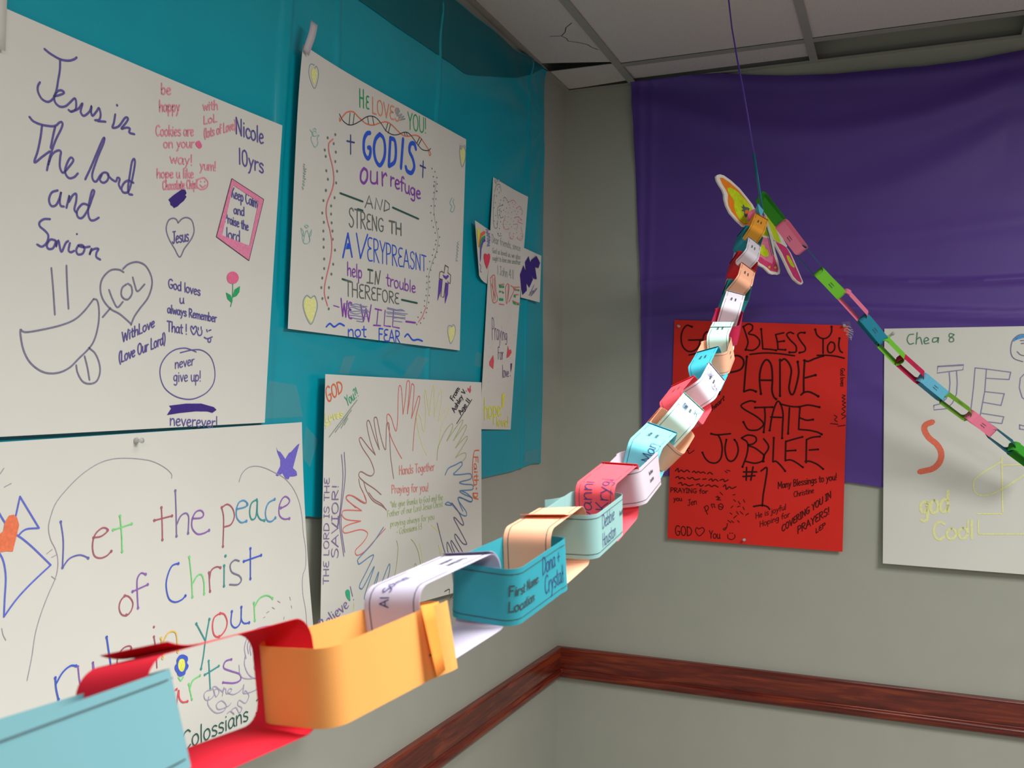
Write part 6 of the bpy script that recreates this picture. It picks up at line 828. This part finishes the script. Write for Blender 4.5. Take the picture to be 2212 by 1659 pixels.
for pl, lb in zip(TAPES, TAPE_L):
    bm = bmesh.new()
    zt = 2.4
    P = [Vector((teal_fold(a, z, 2.6) + .004, a, z)) for a, z in pl]
    n = 6
    rows = []
    for i in range(n + 1):
        r = []
        for j in range(n + 1):
            u, v = i / n, j / n
            a = (pl[0][0] * (1 - u) + pl[3][0] * u) * (1 - v) + (pl[1][0] * (1 - u) + pl[2][0] * u) * v
            z = (pl[0][1] * (1 - u) + pl[3][1] * u) * (1 - v) + (pl[1][1] * (1 - u) + pl[2][1] * u) * v
            r.append(bm.verts.new((teal_fold(a, z, interp(TEAL['top'], a, 0)) + .0014, a, z)))
        rows.append(r)
    for i in range(n):
        for j in range(n): bm.faces.new((rows[i][j], rows[i + 1][j], rows[i + 1][j + 1], rows[i][j + 1]))
    tag(obj('tape_piece', bm, CT, None, True), lb, 'tape', 'clear tape on the turquoise cloth')

# push pins
def clear_plastic():
    m = bpy.data.materials.new('clear_pin_plastic'); m.use_nodes = True
    b = m.node_tree.nodes['Principled BSDF']
    b.inputs['Base Color'].default_value = (.86, .86, .84, 1); b.inputs['Roughness'].default_value = .12
    b.inputs['Transmission Weight'].default_value = .55; b.inputs['IOR'].default_value = 1.45
    return m
PINM = clear_plastic()
STEEL = mat('steel', (170, 170, 172), .3, .8)
PINL = {('P3', 0): 'clear push pin at the top of the Let the peace poster', ('RED', 0): 'clear push pin beside the G of the red poster', ('RED', 1): 'clear push pin above the You of the red poster',
        ('RED', 2): 'clear push pin at the bottom edge of the red poster', ('CHEA', 0): 'clear push pin beside the word Chea', ('P2', 0): 'clear push pin in the rounded corner of the GOD IS poster', ('PX', 0): 'clear push pin at the top of the cross poster'}
for key, L in PINS.items():
    for i, (a, z, h) in enumerate(L):
        S = SHEETS[key]
        base = Vector((h, a, z)) if S['wall'] == 'L' else Vector((a, -h, z))
        nrm = Vector((1, 0, .05)) if S['wall'] == 'L' else Vector((0, -1, .05))
        M = nrm.to_track_quat('Z', 'Y').to_matrix().to_4x4()
        r = bpy.data.objects.new('push_pin', None); col.objects.link(r); r.location = base
        tag(r, PINL[(key, i)], 'push pin', 'clear push pins')
        bm = bmesh.new(); add_lathe(bm, [(.0048, .0008), (.0048, .0022), (.0026, .0034), (.0022, .0075), (.0034, .0100), (.0042, .0118), (.0040, .0132)], M, 20)
        obj('pin_head', bm, PINM, r, True)
        bm = bmesh.new(); add_lathe(bm, [(.0005, -.012), (.0006, .0008)], M, 8)
        obj('needle', bm, STEEL, r)

# ------------------------------------------------------------------ paper chain links
PC = {
 'pink': (255, 140, 172), 'amber': (255, 176, 60), 'teal': (58, 165, 182), 'white': (232, 226, 236), 'red': (228, 48, 58), 'peach': (255, 186, 152),
 'deepteal': (48, 140, 148), 'crimson': (214, 42, 86), 'mint': (206, 244, 234), 'orange': (255, 178, 98), 'aqua': (72, 190, 214), 'coral': (255, 92, 106),
 'cyan': (128, 222, 238), 'lavender': (206, 192, 204), 'paleblue': (158, 202, 200), 'lilac': (216, 208, 230), 'scarlet': (232, 40, 62), 'palecyan': (116, 166, 175),
 'lime': (128, 214, 62), 'green': (70, 178, 58), 'blue': (44, 146, 172), 'skyblue': (112, 196, 226), 'olive': (120, 172, 48), 'darkteal': (40, 108, 128),
}
PRINT = ink('print_grey'); PEN = ink('pen_blue')

def loop_path(L, T, r, n=14):
    """rounded-rectangle loop in the (x, z) plane, starting at the middle of the upper face: [(x, z, nx, nz, s)]"""
    hx, hz = L / 2 - r, T / 2 - r
    out = []
    def line(x0, z0, x1, z1, nx, nz, m):
        for k in range(m): t = k / m; out.append((x0 + (x1 - x0) * t, z0 + (z1 - z0) * t, nx, nz))
    def arc(cx, cz, a0, a1):
        for k in range(n):
            a = a0 + (a1 - a0) * k / n
            out.append((cx + r * math.cos(a), cz + r * math.sin(a), math.cos(a), math.sin(a)))
    q = math.pi / 2
    line(0, T / 2, hx, T / 2, 0, 1, 6); arc(hx, hz, q, 0)
    line(L / 2, hz, L / 2, -hz, 1, 0, 3); arc(hx, -hz, 0, -q)
    line(hx, -T / 2, -hx, -T / 2, 0, -1, 12); arc(-hx, -hz, -q, -2 * q)
    line(-L / 2, -hz, -L / 2, hz, -1, 0, 3); arc(-hx, hz, 2 * q, q)
    line(-hx, T / 2, 0, T / 2, 0, 1, 6)
    out.append((0, T / 2, 0, 1))
    s = 0; res = []
    for i, p in enumerate(out):
        if i: s += math.hypot(p[0] - out[i - 1][0], p[1] - out[i - 1][1])
        res.append((*p, s))
    return res

def link(name, center, t, up, roll, L, T, W, colour, label, group, seam=.75, flap=.004, twist=0., texts=(), rules=True, block=True, radius=.016 if i > 1 else .012, over=.018, splay=0.):
    t = t.normalized()
    b = up.cross(t).normalized()
    n = t.cross(b).normalized()
    R_ = Matrix.Rotation(roll, 3, t)
    n = R_ @ n; b = n.cross(t)
    M = Matrix((t, b, n)).transposed().to_4x4(); M.translation = center
    path = loop_path(L, T, radius)
    per = path[-1][4]
    def at(s):
        s = s % per
        for p, q in zip(path, path[1:]):
            if p[4] <= s <= q[4]:
                f = (s - p[4]) / ((q[4] - p[4]) or 1e-9)
                nx, nz = p[2] + (q[2] - p[2]) * f, p[3] + (q[3] - p[3]) * f
                m = math.hypot(nx, nz)
                return p[0] + (q[0] - p[0]) * f, p[1] + (q[1] - p[1]) * f, nx / m, nz / m
        return path[-1][:4]
    s0 = seam * per
    def surf(s, y, e):
        x, z, nx, nz = at(s)
        q = (s - s0) % per
        d = e
        if q < over: d += .0007                      # the glued end lies over the beginning
        tw = twist * x / L * 2
        sp = -splay * z / (T / 2)
        y, z = y * math.cos(sp), z + y * math.sin(sp)
        yy, zz = y * math.cos(tw) - (z + nz * d) * math.sin(tw), y * math.sin(tw) + (z + nz * d) * math.cos(tw)
        return Vector((x + nx * d, yy, zz))
    N = 110
    hw = W / 2
    bm = bmesh.new()
    rows = []
    for i in range(N + 1):
        tt = i / N
        s = s0 + tt * (per + over)
        x, z, nx, nz = at(s)
        d = .0
        if tt * (per + over) > per: d = .0006 + flap * ((tt * (per + over) - per) / over) ** 2
        tw = twist * x / L * 2
        r = []
        for y, e in ((-hw, d + .00012), (hw, d + .00012), (hw, d - .00012), (-hw, d - .00012)):
            sp = -splay * z / (T / 2)
            zz = z + nz * e + y * math.sin(sp); y = y * math.cos(sp)
            r.append(bm.verts.new((x + nx * e, y * math.cos(tw) - zz * math.sin(tw), y * math.sin(tw) + zz * math.cos(tw))))
        rows.append(r)
    for p, q in zip(rows, rows[1:]):
        for k in range(4):
            bm.faces.new((p[k], q[k], q[(k + 1) % 4], p[(k + 1) % 4]))
    bm.faces.new(rows[0]); bm.faces.new(rows[-1][::-1])
    bmesh.ops.recalc_face_normals(bm, faces=bm.faces)
    o = obj(name, bm, mat('paper_' + colour, PC[colour], .75, .2, trans=.10))
    o.matrix_world = M
    for p in o.data.polygons: p.use_smooth = True
    o.data.set_sharp_from_angle(angle=.6)
    tag(o, label, 'paper link', group)
    sc = W / .038
    if rules or block:
        mk = Marks(surf, .0004)
        if rules:
            for y in (-.40 * W, .40 * W):
                mk.stroke([(per * (.03 + .94 * q / 60), y) for q in range(61)], .0006 * sc)
        if block:
            for sb, dr in ((.0, -1), (.5, 1)):
                for j, txt in enumerate(('First Name:', 'Location:')):
                    h = .0036 * sc
                    yb = (.0035 - j * .0078) * sc
                    s_ = sb * per + dr * .004 * sc - dr * .016 * sc
                    for q in text_strokes(txt, (s_, yb * dr), (s_ + dr * .019 * sc, yb * dr), (0, h * dr), (0, h * dr)): mk.stroke(q, .0008 * sc)
        bmesh.ops.recalc_face_normals(mk.bm, faces=mk.bm.faces)
        obj('printed_text', mk.bm, PRINT, o)
    if texts:
        for kind in sorted(set(x[0] for x in texts)):
            mk = Marks(surf, .0005)
            for kd, txt, s_, y, ln, h, dr, w in texts:
                if kd != kind: continue
                a = s_ * per
                if txt == '~':
                    mk.stroke([(a, y), (a + ln, y)], w); continue
                for q in text_strokes(txt, (a, y), (a + dr * ln, y), (0, h * dr), (0, h * dr)): mk.stroke(q, w)
            c = obj('printed_text' if kind == 'print' else 'handwriting', mk.bm, PRINT if kind == 'print' else PEN, o)
    return o, surf, per

P = [Vector(p) for p in CHAIN]                     # link 1 (by the butterfly) .. link 26 (next to the photographer)
G1 = 'paper links of the long chain'
LINKS = {
 1: ('pink', 0.35, 'small pink paper link at the top of the long chain, below the blue paper scrap'),
 2: ('amber', -0.6, 'amber orange paper link in front of the butterfly wing, below the top pink link'),
 3: ('teal', -0.67, 'teal paper link below the amber link of the long chain'),
 4: ('white', -0.75, 'white paper link beside the butterfly, below the upper teal link'),
 5: ('red', -0.6, 'red paper link between the white and the peach link under the butterfly'),
 6: ('peach', -0.7, 'peach paper link against the purple cloth, below the red link'),
 7: ('deepteal', -0.4, 'dark teal paper link seen edge-on between the peach and the white link'),
 8: ('white', -0.3, 'white paper link with a shaded underside, just above the red poster'),
 9: ('crimson', -0.15, 'crimson paper link at the top edge of the red poster'),
 10: ('mint', 0, 'mint white paper link in front of the word GOD on the red poster'),
 11: ('peach', 0.1, 'salmon peach paper link between the mint and the aqua link'),
 12: ('aqua', 0.25, 'aqua blue paper link in front of the red poster beside PLANE'),
 13: ('white', -0.95, 'white paper link with pen writing in front of the red poster'),
 14: ('coral', -1.1, 'coral red paper link at the edge of the red poster between white and mint links'),
 15: ('mint', -0.75, 'mint paper link with pen writing at the edge of the red poster'),
 16: ('peach', -0.75, 'thin-looking peach paper link between the mint and the bright cyan link'),
 17: ('cyan', -0.3, 'bright cyan paper link with a dark inner end in front of the purple cloth corner'),
 18: ('lavender', 0.12, 'pale lavender paper link below the bright cyan link'),
 19: ('coral', -0.02, 'coral red paper link with two pen names, in front of the bare corner'),
 20: ('paleblue', 0, 'pale blue paper link with Debbie written on it'),
 21: ('peach', 0.06, 'peach paper link with a loose overlapping end, between pale blue and teal links'),
 22: ('teal', 0, 'large teal paper link printed First Name and Location'),
 23: ('lilac', 0.12, 'pale lilac paper link between the large teal and the large orange link'),
 24: ('orange', 0.14, 'large orange paper link with a staple and a curled flap'),
 25: ('scarlet', 0.16, 'large scarlet paper link between the orange and the pale cyan link'),
 26: ('palecyan', 0.3, 'very large pale cyan paper link at the near end of the long chain'),
}
TXT = {
 13: [('pen', 'Mike', .02, -.002, .026, .012, -1, .0009), ('pen', 'Karl', .10, .014, .026, .012, -1, .0009)],
 15: [('pen', 'Joseph', .06, -.002, .030, .012, -1, .0009), ('pen', 'Lewis', .03, .014, .026, .010, -1, .0008)],
 17: [('pen', 'Mary', .22, .012, .03, .012, -1, .0009)],
 19: [('pen', 'Danni', .28, -.003, .044, .012, -1, .001), ('pen', 'Krygul', .24, .013, .046, .012, -1, .001)],
 20: [('pen', 'Debbie', .39, .003, .042, .012, 1, .0009), ('pen', 'Houston', .39, -.013, .046, .012, 1, .0009), ('print', 'First Name:', .60, .002, .02, .004, 1, .0007)],
 22: [('print', 'First Name:', .318, .001, .041, .0066, 1, .0010), ('print', 'Location:', .318, -.0095, .034, .0066, 1, .0010), ('pen', 'Dona +', .485, .004, .036, .012, 1, .0009), ('pen', 'Crystal', .50, -.011, .036, .013, 1, .0009)],
 23: [('print', 'First Name:', -.10, .004, .022, .004, 1, .0008), ('print', 'Location:', -.10, -.004, .018, .004, 1, .0008), ('pen', 'Al Schmidt', .20, -.002, .034, .006, -1, .0007)],
}
for i in range(1, 27):
    c = P[i - 1]
    prev = P[i - 2] if i > 1 else c - (P[1] - P[0])
    nxt = P[i] if i < 26 else c + (P[25] - P[24])
    t = nxt - prev
    gap = ((c - prev).length + (nxt - c).length) / 2
    colour, extra, label = LINKS[i]
    roll = (0 if i % 2 == 0 else math.pi / 2)
    if i >= 13: roll = (math.pi / 2 if i % 2 == 0 else 0)
    seam = {21: .97, 24: .60, 20: .93, 22: .62, 10: .93, 26: .66, 25: .08}.get(i, .8)
    flap = {21: .003, 24: .006, 20: .012, 25: .004}.get(i, .0015)
    o, surf, per = link('paper_link', c, t, Vector((0, 0, 1)), roll + extra, gap + (.0085 if i > 1 else -.02), .036 if i == 1 else .044 if i == 18 else .051 if i < 13 else .056 if i < 20 else .050, .031 if i == 1 else .038, colour, label, G1, seam=seam, flap=flap,
                        twist=random.uniform(-.05, .05), splay={25: -.13}.get(i, 0.), texts=TXT.get(i, ()), rules=i not in (24, 25), block=i not in (19, 20, 22, 23, 24, 25, 26, 21) )
    if i == 24:
        mk = Marks(surf, .0012); s_ = .60 * per
        mk.stroke([(s_, -.006), (s_ + .010, -.0055)], .0009)
        obj('staple', mk.bm, mat('dark_staple', (92, 78, 66), .4, .5), o)
        bm = bmesh.new(); g = []
        for a in range(9):
            u = a / 8
            g.append([bm.verts.new(surf((.585 + .085 * u) * per, -.017 + .036 * (b / 4) + .003 * (1 - u) * (b / 4), .0011 + .0065 * (1 - u) ** 2 * (1 - .7 * b / 4))) for b in range(5)])
        for p, q in zip(g, g[1:]):
            for b in range(4): bm.faces.new((p[b], q[b], q[b + 1], p[b + 1]))
        f = obj('curled_flap', bm, mat('paper_deep_orange', (255, 148, 62), .75, .2), o, True)
        f.modifiers.new('thickness', 'SOLIDIFY').thickness = .0002

# branch chain running from the butterfly across the purple cloth
Q = [Vector(p) for p in BRANCH]
G2 = 'paper links of the short side chain'
BR = [('green', 1.9, 'bright green paper link behind the butterfly at the start of the side chain'),
 ('pink', 2.05, 'pink paper link beside the butterfly, first below the green one'),
 ('darkteal', .53, 'thin blue paper link seen edge-on between the pink and the lime link'),
 ('lime', 2.0, 'lime green paper link on the purple cloth above the red poster'),
 ('pink', .78, 'pink paper link seen edge-on between the lime and the blue link'),
 ('blue', 1.72, 'deep blue paper link at the top corner of the red poster'),
 ('lime', 0.85, 'yellow-green paper link in front of the edge of the Chea poster'),
 ('crimson', .8, 'crimson paper link between the yellow-green and the sky blue link'),
 ('skyblue', 1.6, 'sky blue paper link in front of the outlined J'),
 ('olive', .72, 'olive green paper link seen edge-on below the sky blue link'),
 ('pink', 1.9, 'pink paper link in front of the outlined E'),
 ('darkteal', .58, 'thin dark teal paper link below the pink one in front of the outlined E'),
 ('green', 1.2, 'curled green paper link at the end of the side chain by the picture edge')]
for i, (colour, roll, label) in enumerate(BR):
    c = Q[i]
    prev = Q[i - 1] if i else c - (Q[1] - Q[0])
    nxt = Q[i + 1] if i < 12 else c + (Q[12] - Q[11])
    gap = ((c - prev).length + (nxt - c).length) / 2
    link('paper_link', c, nxt - prev, Vector((0, 0, 1)), roll, gap + .008, .018 if i == 0 else .030, .029, colour, label, G2, seam=.25 if i % 2 else .8, radius=.010, twist=random.uniform(-.08, .08), flap=.002, block=i % 2 == 1 or i in (8, 10), rules=False, over=.014)

# ------------------------------------------------------------------ ribbon and butterfly
def tube(bm, pts, r, n=8):
    rings = []
    for i, p in enumerate(pts):
        a, b = pts[max(0, i - 1)], pts[min(len(pts) - 1, i + 1)]
        M = (b - a).to_track_quat('Z', 'Y').to_matrix()
        rings.append([bm.verts.new(p + M @ Vector((r * math.cos(k * 2 * math.pi / n), .35 * r * math.sin(k * 2 * math.pi / n), 0))) for k in range(n)])
    for a, b in zip(rings, rings[1:]):
        for k in range(n): bm.faces.new((a[k], a[(k + 1) % n], b[(k + 1) % n], b[k]))
    bm.faces.new(rings[0][::-1]); bm.faces.new(rings[-1])
rp = [Vector(p) for p in RIBBON]
d = (rp[0] - rp[1]).normalized()
while rp[0].z < H - .003:
    step = min(.05, (H - .002 - rp[0].z) / max(.2, d.z))
    rp.insert(0, rp[0] + d * step)
r = bpy.data.objects.new('hanging_ribbon', None); col.objects.link(r); r.location = rp[0]
tag(r, 'thin purple and turquoise curling ribbon hanging from the ceiling grid to the butterfly', 'ribbon')
cut = len(rp) - 4
bm = bmesh.new(); tube(bm, [p - rp[0] for p in rp[:cut + 1]], .0036); o = obj('ribbon_strand', bm, mat('purple_ribbon', (98, 58, 170), .35, .5), r, True)
bm = bmesh.new(); tube(bm, [p - rp[0] for p in rp[cut:]], .0044); o = obj('ribbon_strand', bm, mat('turquoise_ribbon', (20, 118, 142), .35, .5), r, True); o['label'] = 'turquoise lower strand'

def plate(bm, pts, thick, off, org):
    """solid card cut to an outline: pts in 3-D, thickness to the back, front face moved forward by off"""
    n = Vector((0, 0, 0))
    for i in range(len(pts)): n += (pts[i] - pts[0]).cross(pts[(i + 1) % len(pts)] - pts[0])
    n.normalize()
    if n.dot(cam.location - pts[0]) < 0: n = -n
    f = [bm.verts.new(p + n * off - org) for p in pts]
    k = [bm.verts.new(p + n * (off - thick) - org) for p in pts]
    ax = n.to_track_quat('Z', 'Y').to_matrix().inverted()
    for t in tessellate_polygon([[ax @ (p - pts[0]) for p in pts]]):
        try:
            bm.faces.new([f[i] for i in t]); bm.faces.new([k[i] for i in reversed(t)])
        except ValueError: pass
    m = len(pts)
    for i in range(m): bm.faces.new((f[i], f[(i + 1) % m], k[(i + 1) % m], k[i]))
    bmesh.ops.recalc_face_normals(bm, faces=bm.faces)
WV = {k: ([[Vector(p) for p in q] for q in v] if k == 'lower_spots' else [Vector(p) for p in v]) for k, v in WING.items()}
root = bpy.data.objects.new('butterfly_decoration', None); col.objects.link(root); root.location = WV['body'][0]
org = root.location.copy()
tag(root, 'colourful foam butterfly with orange, lime and pink wings hanging on the ribbon', 'butterfly')
FOAM = mat('white_foam_card', (240, 232, 222), .7, .2)
BC = {'orange': (255, 138, 34), 'lime': (206, 226, 30), 'grey': (98, 108, 110), 'pink': (242, 132, 168), 'magenta': (222, 68, 122), 'yellow': (250, 190, 50), 'teal': (40, 140, 160)}
def wing(base, layers, label):
    bm = bmesh.new(); plate(bm, WV[base], .005, 0, org)
    w = obj('wing', bm, FOAM, root); w['label'] = label
    for j, (key, c, lb) in enumerate(layers):
        bm = bmesh.new()
        for pl in (WV[key] if key == 'lower_spots' else [WV[key]]): plate(bm, pl, .0004, .0004 * (j + 1), org)
        o = obj('wing_pattern', bm, mat('butterfly_' + c, BC[c], .6, .25, scale=90, amount=.12), w); o['label'] = lb
wing('upper', [('upper_orange', 'orange', 'orange wing field'), ('upper_lime', 'lime', 'lime wing field'), ('upper_flower', 'grey', 'grey petal flower'), ('upper_center', 'orange', 'orange flower centre')], 'upper wing with orange and lime fields')
wing('lower', [('lower_pink', 'pink', 'pink wing field'), ('lower_lime', 'lime', 'lime wing field'), ('lower_magenta', 'magenta', 'magenta wing border'), ('lower_flower', 'lime', 'lime flower'), ('lower_spots', 'yellow', 'yellow spots')], 'lower wing with pink field and lime flower')
wing('far_upper', [('far_lime', 'lime', 'lime wing field')], 'far upper wing seen nearly edge-on')
wing('far_lower', [('far_pink', 'magenta', 'magenta wing field'), ('far_flower', 'lime', 'lime flower')], 'far lower wing seen nearly edge-on')
bm = bmesh.new(); tube(bm, [p - org for p in WV['body']], .003, 10); o = obj('body', bm, mat('butterfly_teal', BC['teal'], .6, .25), root, True)

# folded scrap of blue paper tied in with the ribbon knot
c = Vector(SCRAP)
bm = bmesh.new()
v = [bm.verts.new(p) for p in ((-.012, 0, .004), (-.004, -.006, .020), (.010, .0, .002), (.004, -.004, -.018), (-.008, -.002, -.010), (.0, -.014, .0))]
for f in ((0, 1, 5), (1, 2, 5), (2, 3, 5), (3, 4, 5), (4, 0, 5)): bm.faces.new([v[i] for i in f])
bmesh.ops.recalc_face_normals(bm, faces=bm.faces)
o = obj('paper_scrap', bm, mat('paper_skyblue', PC['skyblue'], .75, .2)); o.location = c
o.modifiers.new('thickness', 'SOLIDIFY').thickness = .0006
tag(o, 'small folded scrap of light blue paper at the ribbon knot', 'paper scrap')
